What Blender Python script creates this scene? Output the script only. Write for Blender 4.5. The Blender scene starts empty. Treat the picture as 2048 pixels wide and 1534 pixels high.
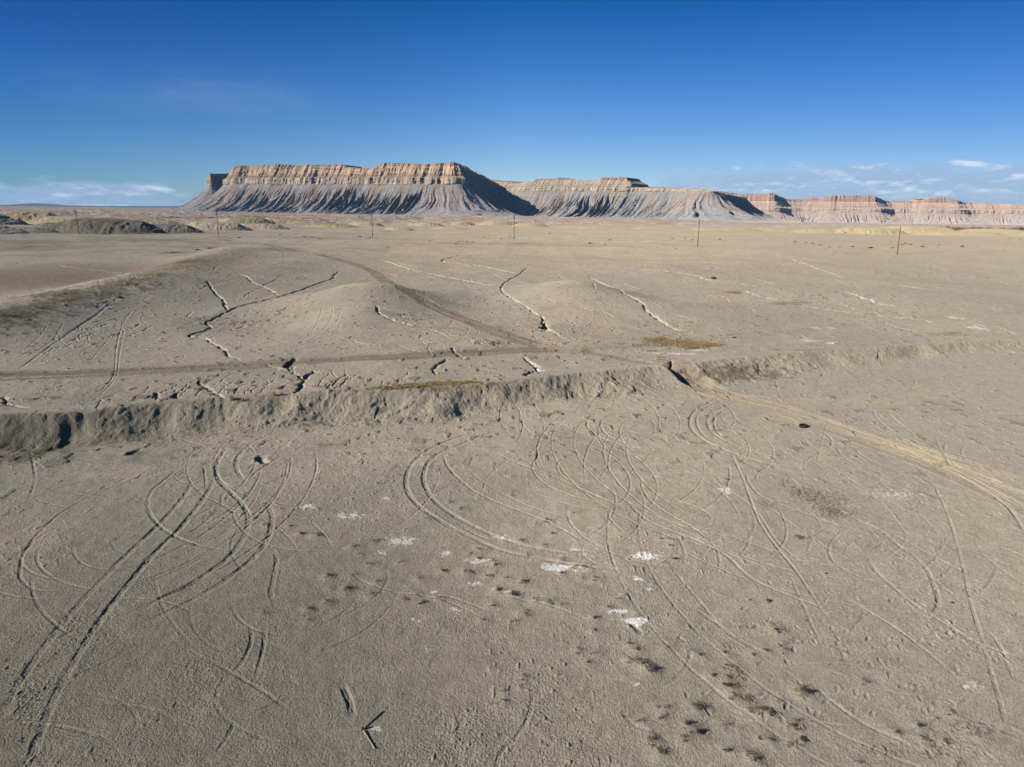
import bpy, math, random
import numpy as np
import time as _t
_T0 = _t.time()
def tick(n): pass
from mathutils import Matrix
S = bpy.context.scene
COL = S.collection
R = math.radians
rng = np.random.default_rng(7)
random.seed(7)

# ------------------------------------------------------------------ camera
CAMH = 15.0
F = 1400.0                                   # focal length in px of a 2048 px wide picture
PITCH = math.atan(343.0/F); ROLL = R(0.70)
fw = np.array([0, math.cos(PITCH), -math.sin(PITCH)])
r0 = np.array([1.0, 0, 0]); u0 = np.array([0, math.sin(PITCH), math.cos(PITCH)])
rt_ = r0*math.cos(ROLL)+u0*math.sin(ROLL); up_ = -r0*math.sin(ROLL)+u0*math.cos(ROLL)
cd = bpy.data.cameras.new('camera'); cam = bpy.data.objects.new('camera', cd); COL.objects.link(cam)
cam.matrix_world = Matrix(((rt_[0], up_[0], -fw[0], 0), (rt_[1], up_[1], -fw[1], 0), (rt_[2], up_[2], -fw[2], CAMH), (0, 0, 0, 1)))
cd.sensor_width = 36; cd.lens = 36*F/2048; cd.clip_start = 0.1; cd.clip_end = 200000
S.camera = cam

def ray(px, py):
    px = np.asarray(px, float); py = np.asarray(py, float)
    u = (px-1024)/F; v = -(py-767)/F
    return fw[None, :]+u[..., None]*rt_[None, :]+v[..., None]*up_[None, :]
def hit(px, py, z=0.0):
    d = ray(np.atleast_1d(px), np.atleast_1d(py)); dz = np.minimum(d[:, 2], -1e-4)
    t = (z-CAMH)/dz
    return d[:, 0]*t, d[:, 1]*t

# ------------------------------------------------------------------ noise
def _h(ix, iy, seed):
    n = ix.astype(np.uint32)*np.uint32(374761393); n += iy.astype(np.uint32)*np.uint32(668265263); n += np.uint32((seed*974711) & 0xffffffff)
    n ^= n >> np.uint32(13); n *= np.uint32(1274126177); n ^= n >> np.uint32(15); n *= np.uint32(2246822519); n ^= n >> np.uint32(16)
    return (n & np.uint32(0xffffff)).astype(np.float32)*np.float32(1/16777215.0)
def _vn(x, y, seed):
    ix = np.floor(x); iy = np.floor(y); fx = (x-ix).astype(np.float32); fy = (y-iy).astype(np.float32)
    ix = ix.astype(np.int32); iy = iy.astype(np.int32)
    fx = fx*fx*(3-2*fx); fy = fy*fy*(3-2*fy)
    a = _h(ix, iy, seed); b = _h(ix+1, iy, seed); c = _h(ix, iy+1, seed); d = _h(ix+1, iy+1, seed)
    return (a+(b-a)*fx+(c-a)*fy+(a-b-c+d)*fx*fy)*2-1
def vnoise(x, y, seed=0):
    x, y = np.broadcast_arrays(np.asarray(x, float), np.asarray(y, float))
    if x.size < 200000: return _vn(x, y, seed)
    out = np.empty(x.shape, np.float32); k = max(1, 60000//x.shape[-1])      # in strips that stay in cache
    for i in range(0, x.shape[0], k): out[i:i+k] = _vn(x[i:i+k], y[i:i+k], seed)
    return out
def fbm(x, y, seed=0, octs=4, gain=0.5):
    s = 0; a = 1; t = 0; c, sn = math.cos(0.6), math.sin(0.6)
    for k in range(octs):
        s = s+a*vnoise(x, y, seed+k*17); t += a; a *= gain
        x, y = (x*c-y*sn)*2.03+3.1, (x*sn+y*c)*2.03+7.7
    return s/t
def ridged(x, y, seed=0, octs=4, gain=0.5):
    s = 0; a = 1; t = 0; c, sn = math.cos(0.5), math.sin(0.5)
    for k in range(octs):
        s = s+a*(1-np.abs(vnoise(x, y, seed+k*13))*1.6); t += a; a *= gain
        x, y = (x*c-y*sn)*2.1+1.1, (x*sn+y*c)*2.1+5.7
    return s/t
def sm(a, b, x):
    t = np.clip((x-a)/(b-a), 0, 1); return t*t*(3-2*t)

# ------------------------------------------------------------------ macro relief
bt = [(-200,834),(0,830),(60,829),(150,826),(250,812),(400,800),(550,789),(650,783),(800,780),(900,775),(1000,763),(1100,752),(1200,742),(1260,735),(1350,730),(1400,725),(1450,719),(1500,712),(1560,707),(1640,700),(1700,697),(1800,690),(1900,684),(2048,676),(2250,668)]
bb = [(-200,925),(0,903),(150,890),(300,880),(450,870),(560,857),(700,850),(800,846),(900,840),(960,828),(1010,813),(1100,800),(1200,795),(1300,783),(1360,775),(1420,773),(1500,765),(1560,756),(1650,742),(1700,735),(1800,722),(1900,713),(2048,706),(2250,697)]
HBX = [-200,0,150,300,800,1200,1450,1700,2048,2250]; HBV = [1.45,1.45,1.4,1.2,1.15,1.0,1.0,.95,0.9,0.85]
def th_of(px, py, z):
    x, y = hit(px, py, z); return np.arctan2(x, y), np.hypot(x, y)
_x = np.array([p[0] for p in bt], float); _y = np.array([p[1] for p in bt], float)
_hb = np.interp(_x, HBX, HBV); _th, _r = th_of(_x, _y, _hb)
TOPT, TOPR, TOPH = _th, _r, _hb
_x = np.array([p[0] for p in bb], float); _y = np.array([p[1] for p in bb], float)
BOTT, BOTR = th_of(_x, _y, 0.0)
def P(px, py, z=0.9):
    x, y = hit(px, py, z); return float(x[0]), float(y[0])
# smooth mounds: px, py, sigma across (m), sigma along depth (m), height (m), turn
MOUNDS = [(735,603,10,12,2.9,-0.2),(700,645,7,8,1.3,0),(1150,592,11,14,2.9,0.1),(1010,640,8,8,-0.3,0),(560,520,24,26,1.5,0),(1000,600,8,14,-.6,0),(560,640,8,10,-.8,0),(1700,590,24,13,1.4,0),
          (1450,620,16,12,0.7,0),(1900,570,26,16,1.1,0),(1600,540,30,18,0.9,0),(962,697,1.6,1.3,0.55,0),(1250,540,20,16,0.8,0),(860,520,30,24,0.9,0),
          (2080,497,50,28,3.2,0),(1330,730,6,2.0,0.2,0),(60,540,40,30,-1.2,0),(250,560,14,18,-1.0,0.5)]
MW = []
for a in MOUNDS:
    x, y = P(a[0], a[1]); MW.append((x, y)+a[2:])
RIDGE = [P(-60,668),P(60,640),P(180,612),P(300,575),P(420,530),P(520,500)]
RIDGE2 = [P(350,602),P(470,560),P(560,535)]
def dpoly(x, y, pts):
    best = np.full(np.shape(x), 1e9)
    for (ax, ay), (bx, by) in zip(pts[:-1], pts[1:]):
        dx, dy = bx-ax, by-ay; L = dx*dx+dy*dy
        t = np.clip(((x-ax)*dx+(y-ay)*dy)/L, 0, 1)
        best = np.minimum(best, np.hypot(x-ax-t*dx, y-ay-t*dy))
    return best
# badland knolls: px centre, px base row, px width, px height, gully strength
KN = [(215,467,165,22,1),(130,466,90,14,.6),(330,466,110,14,1),(20,468,120,8,.8),(430,461,110,13,1),(520,459,90,9,1),(40,447,130,17,1),(160,449,140,12,1),(280,452,140,9,1),
      (490,447,90,10,1),(570,447,100,8,1),(660,455,90,6,1),(730,453,60,8,1),(800,461,50,6,1),(850,452,60,6,1),(925,451,40,8,1),(1000,452,70,10,.6),(1060,454,60,6,.6),
      (1450,462,120,5,.6),(1560,463,100,6,.6),(1640,466,90,7,1),(1735,468,110,11,1),(1830,468,120,12,1),(1920,471,120,6,.5),(1985,470,110,9,.3),(2050,471,120,6,.5),(1330,459,130,4,.5),(1200,457,140,4,.5),
      (-80,450,160,18,1),(-90,470,180,14,1),(2150,470,160,6,.5),(620,448,80,5,1),(900,458,60,4,1)]
KW = []
for (kx, ky, kw, kh, g) in KN:
    x, y = P(kx, ky, 0.0); rr = math.hypot(x, y); m = rr/F
    KW.append((x*(1+kw*m*0.3/rr), y*(1+kw*m*0.3/rr), kw*m*0.42, kw*m*0.20, kh*m*1.25, g))
def macro(x, y, fine=True):
    th = np.arctan2(x, y); r = np.hypot(x, y)
    hb = np.interp(th, TOPT, TOPH); rt = np.interp(th, TOPT, TOPR); rb = np.interp(th, BOTT, BOTR)
    wob = fbm(th*40, r*0.05, 91, 3)*0.5
    front = (np.abs(th) < 1.2)
    s = np.clip((r-rb-wob)/np.maximum(rt-rb, .5), 0, 1)
    T = hb*np.interp(th, [-0.7, 0.1, 0.35, 0.7], [0.92, 0.86, 0.4, 0.25])
    face = hb*(s**1.25*(1-s)+s*(2*s-s*s)*s)
    back = T+(hb-T)*np.exp(-np.maximum(r-rt-wob, 0)/2.5)
    z = np.where(r < rt+wob, face, back)
    z = z*(1-sm(170, 300, r))
    beh = sm(0, 18, r-rt)
    k = np.exp(-(dpoly(x, y, RIDGE)/9.0)**2)*2.1+np.exp(-(dpoly(x, y, RIDGE2)/9.0)**2)*0.9
    for (mx, my, sx, sy, h, a) in MW:
        c, sn = math.cos(a), math.sin(a); dx = (x-mx)*c+(y-my)*sn; dy = -(x-mx)*sn+(y-my)*c
        k = k+h*np.exp(-(dx/sx)**2-(dy/sy)**2)
    z = z+k*beh*1.05
    z = z+fbm(x/38, y/38, 5, 3)*1.1*beh*(1-sm(400, 800, r)*.4)+fbm(x/14, y/14, 15, 2)*0.07*(1-beh)
    kk = np.zeros(np.shape(x))
    for (mx, my, sx, sy, h, g) in KW:
        w = (np.abs(x-mx) < sx*1.5) & (np.abs(y-my) < sy*2.2)
        if not w.any(): continue
        xx, yy = x[w], y[w]; q = np.clip(1-((xx-mx)/(sx*1.5))**2-((yy-my)/(sy*2.2))**2, 0, 1)
        q = q*(1-0.55*g*(1-q)*(1-ridged((xx-mx)/(sx*.16), (yy-my)/(sy*.9), 31, 2)))
        kk[w] = np.maximum(kk[w], h*.85*(1-(1-q)**2.2))
    z = z+kk*sm(250, 330, r)
    # far flats: badland stubble toward the mesas, falling basin on the right
    far = sm(650, 1000, r)
    z = z+far*(ridged(x/60, y/90, 71, 4)-.45)*np.interp(th, [-.6, -.1, .3, .5], [7.0, 6.0, 2.0, 1.5])*(1-sm(2600, 4000, r)*.5)
    z = z-30*sm(1000, 4800, r)*sm(.16, .36, th)
    z = z+9*sm(1500, 5000, r)*sm(-.2, -.45, th)
    return np.where(front, z, z*0+0.0)
def PG(pts):
    pts = np.asarray(pts, float); d = ray(pts[:, 0], pts[:, 1]); z = np.zeros(len(pts))
    for i in range(14):
        t = (z-CAMH)/np.minimum(d[:, 2], -1e-4); zn = macro(d[:, 0]*t, d[:, 1]*t); z = z*.45+zn*.55
    t = (z-CAMH)/np.minimum(d[:, 2], -1e-4)
    return np.stack([d[:, 0]*t, d[:, 1]*t], 1)

# ------------------------------------------------------------------ ground grid (polar, finest in front of the drone)
DENS = 1.6
fpx = F/2
rows = [1.0, 3.0, 6.0, 9.0, 11.5, 13.2]; r = 14.0
while r < 16000:
    rows.append(r)
    dr = r*r/(fpx*CAMH)/DENS
    dr = min(dr, r*(0.0040*1.6/DENS if r < 2200 else 0.012 if r < 6000 else 0.05)); dr = max(dr, 0.018)
    r += dr
rows.append(16000.0); RR = np.array(rows)
TH1 = R(39.5); ncol = int(2*TH1*F/2*0.93*DENS)
TT = np.concatenate([np.linspace(-math.pi, -TH1-.01, 120), np.linspace(-TH1, TH1, ncol), np.linspace(TH1+.01, math.pi, 120)])
NR, NT = len(RR), len(TT)
print('grid', NR, NT, NR*NT)
gr, gt = np.meshgrid(RR, TT, indexing='ij')
X = gr*np.sin(gt); Y = gr*np.cos(gt)
tick('grid'); Z = macro(X, Y).astype(np.float64); tick('macro')
RTOP = np.interp(TT, TOPT, TOPR); RBOT = np.interp(TT, BOTT, BOTR)

def C(*c): return np.array(c, np.float32)
TAN = C(.368,.330,.265); GREY = C(.325,.308,.258); PINK = C(.385,.328,.258); YEL = C(.46,.415,.28); OLIVE = C(.30,.28,.21)
BROWN = C(.185,.152,.112); DARK = C(.125,.117,.10); SALT = C(.72,.72,.72); RUST = C(.115,.075,.05); GREEN = C(.085,.08,.035)
CL = np.empty((NR, NT, 3), np.float32); CL[:] = TAN
def paint(m, c):
    global CL
    m = np.clip(m, 0, 1).astype(np.float32)[..., None]; CL += (c-CL)*m
def paintw(sl, m, c):
    m = np.clip(m, 0, 1).astype(np.float32)[..., None]; v = CL[sl]; v += (c-v)*m

n1 = fbm(X/22, Y/30, 101, 4); n2 = fbm(X/6, Y/9, 111, 4); n3 = fbm(X/1.3, Y/1.7, 121, 4)
up = sm(-2, 14, gr-RTOP[None, :])
paint(sm(-.05, .35, n1+.35*n2)*.8, GREY); paint(sm(.0, .4, -n1+.4*n2)*.6*up, PINK)
paint(sm(.1, .5, n2+.5*n3)*.25, PINK); paint(sm(.15, .5, -n2+.5*n3)*.25, OLIVE)
n4 = fbm(X/3.2, Y/4.2, 115, 4); paint(sm(.02, .3, n4)*.38, C(.415,.355,.28)); paint(sm(.02, .3, -n4)*.5, C(.29,.283,.232)); paint(sm(.25, .5, n3+.6*n4)*.3*(1-up), C(.45,.42,.36))
paint(sm(110, 300, gr)*.75*sm(-.5, .1, gt), C(.47,.40,.285))
# foreground: vignette and shade painted into low-left and nearest clay; dull tan right
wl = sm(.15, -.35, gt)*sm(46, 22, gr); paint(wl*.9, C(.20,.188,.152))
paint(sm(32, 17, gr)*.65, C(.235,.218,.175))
wr = sm(.1, .5, gt)*(1-sm(600, 1000, gr)); paint(wr*.7, C(.295,.272,.225))
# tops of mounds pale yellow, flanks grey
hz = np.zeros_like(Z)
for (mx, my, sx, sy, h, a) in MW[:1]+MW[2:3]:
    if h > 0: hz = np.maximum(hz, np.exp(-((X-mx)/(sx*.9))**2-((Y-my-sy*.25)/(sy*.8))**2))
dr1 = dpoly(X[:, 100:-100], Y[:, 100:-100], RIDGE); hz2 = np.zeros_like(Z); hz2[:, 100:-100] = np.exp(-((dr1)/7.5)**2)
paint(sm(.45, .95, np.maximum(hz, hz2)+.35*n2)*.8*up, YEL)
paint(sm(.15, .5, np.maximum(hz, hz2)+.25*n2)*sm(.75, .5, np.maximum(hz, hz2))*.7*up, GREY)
# left valley warm brown, dark knoll, yellow knolls, far plain
def elw(px, py, z, sx, sy):
    x, y = P(px, py, z); return np.exp(-((X-x)/sx)**2-((Y-y)/sy)**2)
lf = up*sm(-.1, -.5, gt)*(1-sm(200, 420, gr)); paint(lf*.6, C(.40,.372,.305))
paint(sm(.2, .9, elw(90, 555, .6, 46, 48)+.15*n2)*.85, C(.245,.20,.15))
(xk, yk, sxk, syk, hk, gk) = KW[0]
dk = np.exp(-((X-xk)/(sxk*1.7))**4-((Y-yk)/(syk*3.2))**4); paint(dk*(.9+.3*n2), DARK)
dk = np.exp(-((X-KW[1][0])/(KW[1][2]*1.7))**4-((Y-KW[1][1])/(KW[1][3]*3.2))**4); paint(dk*.6, C(.15,.138,.115))
(xk, yk, sxk, syk, hk, gk) = KW[2]
dk = np.exp(-((X-xk)/(sxk*1.5))**4-((Y-yk)/(syk*3))**4); paint(dk*.6, C(.16,.148,.13))
for i in (6,7,8,9,10,11,15,16,17):
    (xk, yk, sxk, syk, hk, gk) = KW[i]
    dk = np.exp(-((X-xk)/(sxk*1.5))**4-((Y-yk)/(syk*3))**4); paint(dk*sm(-.6, .3, fbm(X/18, Y/30, 130+i, 3))*.8, C(.38,.31,.165))
for i in (18,19,20,21,22,23,24,25,26):
    (xk, yk, sxk, syk, hk, gk) = KW[i]
    dk = np.exp(-((X-xk)/(sxk*1.6))**4-((Y-yk)/(syk*4))**4); paint(dk*.75, C(.41,.355,.215))
lane = fbm(X/90, Y/14, 140, 4); paint(sm(.0, .35, lane)*sm(170, 260, gr)*(1-sm(900, 1300, gr))*.55*sm(-.1, .2, gt+.25), C(.37,.30,.20))
paint(sm(.1, .4, -lane)*sm(170, 260, gr)*.5*sm(.0, -.35, gt), C(.19,.165,.135))
fr = sm(700, 1200, gr); paint(fr*.85, C(.34,.28,.235))
f1 = fbm(X/50, Y/70, 150, 4); paint(fr*sm(.05, .3, f1)*.8, C(.30,.29,.285)); paint(fr*sm(.1, .35, -f1)*.7, C(.36,.22,.165)); paint(fr*sm(.3, .5, fbm(X/30, Y/40, 155, 3))*.9, C(.52,.48,.42))
spk = vnoise(X/.55, Y/.75, 170); sden = sm(-.1, .4, fbm(X/12, Y/18, 171, 3)); spk2 = (sm(.70, .84, spk+.18*sden)*sm(30, 55, gr)*(1-sm(300, 600, gr))); paint(spk2*.6, C(.15,.13,.095))
# the bank: darker, greyer, rough clods
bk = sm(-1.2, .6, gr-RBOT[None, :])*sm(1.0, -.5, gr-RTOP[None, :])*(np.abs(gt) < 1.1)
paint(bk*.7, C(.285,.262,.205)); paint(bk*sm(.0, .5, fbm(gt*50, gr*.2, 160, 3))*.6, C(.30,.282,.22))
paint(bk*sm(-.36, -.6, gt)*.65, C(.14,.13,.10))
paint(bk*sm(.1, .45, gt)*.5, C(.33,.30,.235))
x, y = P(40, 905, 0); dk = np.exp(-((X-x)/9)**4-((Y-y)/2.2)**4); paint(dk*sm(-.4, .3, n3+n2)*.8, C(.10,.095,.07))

tick('paint')
lod = 1.0
amp = (1-sm(60, 260, gr))
Z += n3*0.028*amp
Z += fbm(X/.35, Y/.4, 201, 3)*0.017*(1-sm(40, 120, gr))
fade = 1-sm(20, 45, gr)
pat = .35+.9*sm(-.25, .35, n2+.5*fbm(X/2.2, Y/2.6, 213, 2))
Z += pat*np.abs(fbm(X/.11, Y/.12, 211, 2))*0.026*fade*(0.6+.9*sm(.2, -.3, gt))
# clods on bank, slumps and rills down its face
rill = ridged(gt*gr/1.5+fbm(X/2.5, Y/2.5, 222, 2)*1.1, gr*.45, 221, 3); Z += bk*(rill-.5)*.10*(.4+1.2*np.clip(fbm(gt*gr/7, gr*0, 223, 2)+.5, 0, 1))
Z += bk*fbm(X/.3, Y/.5, 231, 3)*.055
Z += bk*np.abs(fbm(gt*gr/6.5, gr*.06, 241, 2))*-.75*np.sin(np.clip((gr-RBOT)/(RTOP-RBOT), 0, 1)*math.pi)
# loose gravel-like specks of soil in the mid ground
sp = vnoise(X/.16, Y/.2, 251); Z += np.maximum(sp-.6, 0)*.12*(1-sm(45, 110, gr))*sm(-.3, .4, n2+.1)
sp = vnoise(X/.5, Y/.7, 252); Z += (np.maximum(sp-.6, 0)-np.maximum(-sp-.62, 0))*.07*sm(25, 50, gr)*(1-sm(90, 200, gr))
Z += spk2*.07
# shallow flow scallops across the terrace
Z += up*(1-sm(150, 400, gr))*np.abs(fbm(X/2.6, Y/5, 261, 3))*-.06
Z += sm(150, 300, gr)*fbm(X/9, Y/16, 271, 3)*.35

tick('micro')
# ------------------------------------------------------------------ stamping lines and spots
def crom(pts, n=7):
    p = np.asarray(pts, float)
    if len(p) < 3: return np.stack([np.linspace(p[0, k], p[-1, k], n*2) for k in (0, 1)], 1)
    q = np.vstack([2*p[0]-p[1], p, 2*p[-1]-p[-2]]); out = []
    for i in range(1, len(q)-2):
        for t in np.linspace(0, 1, n, endpoint=False):
            a, b, c, d = q[i-1], q[i], q[i+1], q[i+2]
            out.append(.5*((2*b)+(-a+c)*t+(2*a-5*b+4*c-d)*t*t+(-a+3*b-3*c+d)*t**3))
    out.append(q[-2]); return np.array(out)
def window(xs, ys, m):
    th = np.arctan2(xs, ys); rr = np.hypot(xs, ys)
    a = np.searchsorted(RR, rr.min()-m); b = np.searchsorted(RR, rr.max()+m)+1
    dm = m/max(rr.min(), 5)
    c = np.searchsorted(TT, th.min()-dm); d = np.searchsorted(TT, th.max()+dm)+1
    return max(a, 0), min(b, NR), max(c, 0), min(d, NT)
def field(W, reach):
    """distance to the polyline W, signed side and arc length, in the window of the grid round it"""
    A, B, Cc, D = window(W[:, 0], W[:, 1], reach)
    if B-A < 2 or D-Cc < 2: return None
    sh = (B-A, D-Cc); dist = np.full(sh, 1e6, np.float32); sd = np.zeros(sh, np.float32); al = np.zeros(sh, np.float32)
    acc = 0.0
    for i in range(len(W)-1):
        ax, ay = W[i]; bx, by = W[i+1]; dx, dy = bx-ax, by-ay; L = math.hypot(dx, dy)
        if L < 1e-6: continue
        a, b, c, d = window(W[i:i+2, 0], W[i:i+2, 1], reach)
        a = max(a, A); b = min(b, B); c = max(c, Cc); d = min(d, D)
        if b <= a or d <= c: acc += L; continue
        x = X[a:b, c:d]; y = Y[a:b, c:d]
        t = np.clip(((x-ax)*dx+(y-ay)*dy)/(L*L), 0, 1); q = np.hypot(x-ax-t*dx, y-ay-t*dy)
        s = (a-A, b-A, c-Cc, d-Cc); o = dist[s[0]:s[1], s[2]:s[3]]; m = q < o
        o[m] = q[m]; sg = np.sign((x-ax)*dy-(y-ay)*dx)
        sd[s[0]:s[1], s[2]:s[3]][m] = sg[m]; al[s[0]:s[1], s[2]:s[3]][m] = (acc+t*L)[m]
        acc += L
    return (slice(A, B), slice(Cc, D)), dist, sd, al, acc
def minw(W, w):
    rr = np.hypot(W[:, 0], W[:, 1]).mean(); return max(w, rr*0.0009)
def rut(pts, w=.13, d=.06, c=None, cm=.3, world=None, chop=1.0, taper=True, side=0.22):
    W = PG(crom(pts)) if world is None else world
    w = minw(W, w)
    g = field(W, w*4+.1)
    if g is None: return W
    sl, q, sd, al, L = g
    e = (sm(0, min(2.5, L*.35), al)*sm(0, min(2.5, L*.35), L-al) if taper else 1.0)*np.clip(.92+.65*fbm(al/3.2, sd*0+w*40, int(L*10), 2), .35, 1.2)
    xx, yy = X[sl], Y[sl]
    k = 1+.45*chop*vnoise(al/.22, sd*3, 7)+.35*fbm(al/2.5, al*0, 9, 2)
    u = q/w
    prof = -np.exp(-(u*.97)**6)*d*k*(1+.08*np.sin(al*2*math.pi/.16+sd*u*2)*(u < .8)*chop)+np.exp(-((u-1.8)/.6)**2)*d*side*(.7+.6*vnoise(xx/.3, yy/.3, 12))
    Z[sl] += prof*e
    if c is not None: paintw(sl, np.exp(-(u*.8)**4)*cm*e, c)
    return W
def pair(pts, gap=1.5, **k):
    W = PG(crom(pts)); T = np.gradient(W, axis=0); T /= np.linalg.norm(T, axis=1)[:, None]+1e-9; N = np.stack([-T[:, 1], T[:, 0]], 1)
    rut(None, world=W+N*gap/2, **k); rut(None, world=W-N*gap/2, **k)
def gully(pts, w=.35, d=.4, salt=0., rough=.35):
    q = crom(pts, 9); W = PG(q); rr = np.hypot(W[:, 0], W[:, 1]).mean(); w = max(w, rr*.0011)
    W = W+np.stack([fbm(np.arange(len(W))*.45, np.arange(len(W))*0., 301, 2), fbm(np.arange(len(W))*.45, np.arange(len(W))*0.+9, 302, 2)], 1)*w*1.3*rough*2
    W[1:-1] += rng.normal(0, w*.35, W[1:-1].shape); g = field(W, w*7+.2)
    if g is None: return
    sl, q, sd, al, L = g; xx, yy = X[sl], Y[sl]
    e = sm(0, L*.15, al)*sm(0, L*.08, L-al)
    k = .75+.6*fbm(al/1.8, al*0, 303, 2); ww = w*(.8+.5*fbm(al/1.3, sd, 304, 2)); u = q/ww
    Z[sl] -= (1/(1+np.exp(np.clip((u-1)*8, -30, 30))))*d*np.clip(k, .15, 2)*e+np.exp(-(u/3.0)**2)*d*.09*e
    if salt: 
        m = np.exp(-((u-1.0)/.5)**2)*sm(.05+.35*(1-salt), .30+.35*(1-salt), fbm(xx/1.2+al*.4, yy/1.2, 305, 3)+.1)*e; paintw(sl, m*.6, C(.60,.57,.52))
def spot(px, py, rx, ry, c, dens=.0, sc=.25, m=1.0, dz=0.0, cut=.25, flat=False):
    x, y = PG([(px, py)])[0]; rr = math.hypot(x, y); mpp = rr/F/math.cos(math.atan((px-1024)/F))
    sx = rx*mpp*1.1; sy = max(ry*mpp*rr/CAMH, .08)
    a, b, c0, d0 = window(np.array([x-2.2*sx, x+2.2*sx, x, x]), np.array([y, y, y-2.2*sy, y+2.2*sy]), .05)
    sl = (slice(a, b), slice(c0, d0)); xx, yy = X[sl], Y[sl]
    q = np.exp(-((xx-x)/sx)**2-((yy-y)/sy)**2)
    n = fbm(xx/sc, yy/sc, int(px)*3+int(py), 3)
    mm = q if flat else sm(cut, cut+.45, q*(1.05+dens)+n*1.0-.35)*sm(.03, .25, q)
    paintw(sl, mm*m, c)
    if dz: Z[sl] += dz*mm
# ------------------------------------------------------------------ roads
ROADM = np.zeros((NR, NT), np.float32)
def road(pts, w, c, m=.8, d=.06, streak=.5, mark=True):
    W = PG(crom(pts)); g = field(W, w*1.3+.5)
    if g is None: return
    sl, q, sd, al, L = g; u = q/w; lat = q*sd
    st = vnoise(lat/.22, al/5, 401)*.5+vnoise(lat/.55, al/9, 402)*.6
    e = sm(1.25, .55, u+.3*fbm(lat*0+al/2.5, sd, 403, 2))*sm(0, 4, al)*sm(0, 4, L-al)
    paintw(sl, e*m*(.75+streak*st), c)
    Z[sl] += e*(-d+st*.05)+np.exp(-((u-1.05)/.14)**2)*.03*sm(0, 4, al)
    if mark: ROADM[sl] = np.maximum(ROADM[sl], e)
RB = C(.165,.132,.09); RB2 = C(.19,.155,.105); RY = C(.37,.31,.205)
road([(-120,752),(0,748),(150,743),(300,738),(480,729),(600,722),(700,716),(860,709),(1000,702),(1150,697)], 1.5, RB, .85)
road([(-100,762),(0,759),(150,752),(330,744),(480,737),(600,728)], .7, RB, .6)
road([(1130,697),(1280,690),(1450,674),(1600,662),(1800,641),(2048,624),(2150,618)], 1.4, C(.29,.245,.18), .6, streak=.9)
road([(600,504),(640,510),(700,525),(745,541),(775,562),(830,590),(880,618),(960,650),(1050,682),(1110,696)], 1.7, RB2, .85)
road([(1120,699),(1200,708),(1260,720),(1320,729),(1362,731)], 1.0, RB2, .5)
road([(-60,492),(0,489),(100,485),(250,482),(400,478),(470,482),(540,490),(600,504)], 2.2, C(.15,.125,.09), .6)
road([(0,500),(180,487),(330,486),(420,489)], 1.6, C(.13,.11,.085), .35)
road([(470,492),(700,488),(900,487),(1100,490),(1300,494)], 3.0, C(.20,.17,.135), .5)
road([(1100,478),(1400,476),(1700,482),(2048,486)], 3.0, C(.36,.27,.17), .5, mark=False)
# ramp down through the bank and the tracks that fan out from it
Wr = PG(crom([(1352,728),(1362,735),(1374,747),(1395,765),(1425,782)])); sl, q, sd, al, L = field(Wr, 3.2)
e = sm(0, 1.5, al)*sm(0, 4, L-al); Z[sl] -= sm(1.7, .6, q)*.6*e; Z[sl] += np.exp(-((q-1.7)/.35)**2)*.16*e
paintw(sl, sm(1.6, .9, q)*.7, C(.26,.215,.165))
road([(1370,742),(1395,764),(1430,783),(1480,795),(1560,803),(1640,806),(1738,804),(1829,791),(1890,775)], 1.3, RY, .3, mark=False, d=.03)
road([(1410,775),(1450,790),(1540,812),(1614,835),(1740,880),(1850,920),(1960,965),(2060,1012),(2200,1075)], 1.3, C(.43,.35,.225), .28, streak=1.2, d=.025)
road([(1700,868),(1780,885),(1880,915),(1990,950),(2100,985)], 1.1, C(.43,.36,.245), .45, mark=False, streak=1.2, d=.03)
for k in range(16):                                   # faint combed passes on the right flat and along the foot of the bank
    o = k*7+rng.normal(0, 4)
    rut([(1560+o*2, 812+o*.6),(1700+o*2, 850+o*.9),(1850+o*1.5, 890+o*1.1),(2060, 950+o*1.25)], .08, .022, chop=.3)
for k in range(14):
    y0 = 872+k*6+rng.normal(0, 3)
    rut([(60+rng.uniform(0, 200), y0+22),(350, y0+2),(650, y0-14),(880+rng.uniform(0, 100), y0-26)], .08, .022, chop=.3)
for k in range(9):
    y0 = 560+k*9
    rut([(300+k*14,y0-20),(250-k*6, y0+22),(190-k*12, y0+70),(120-k*12, y0+115)], .08, .026, chop=.3)

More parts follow.
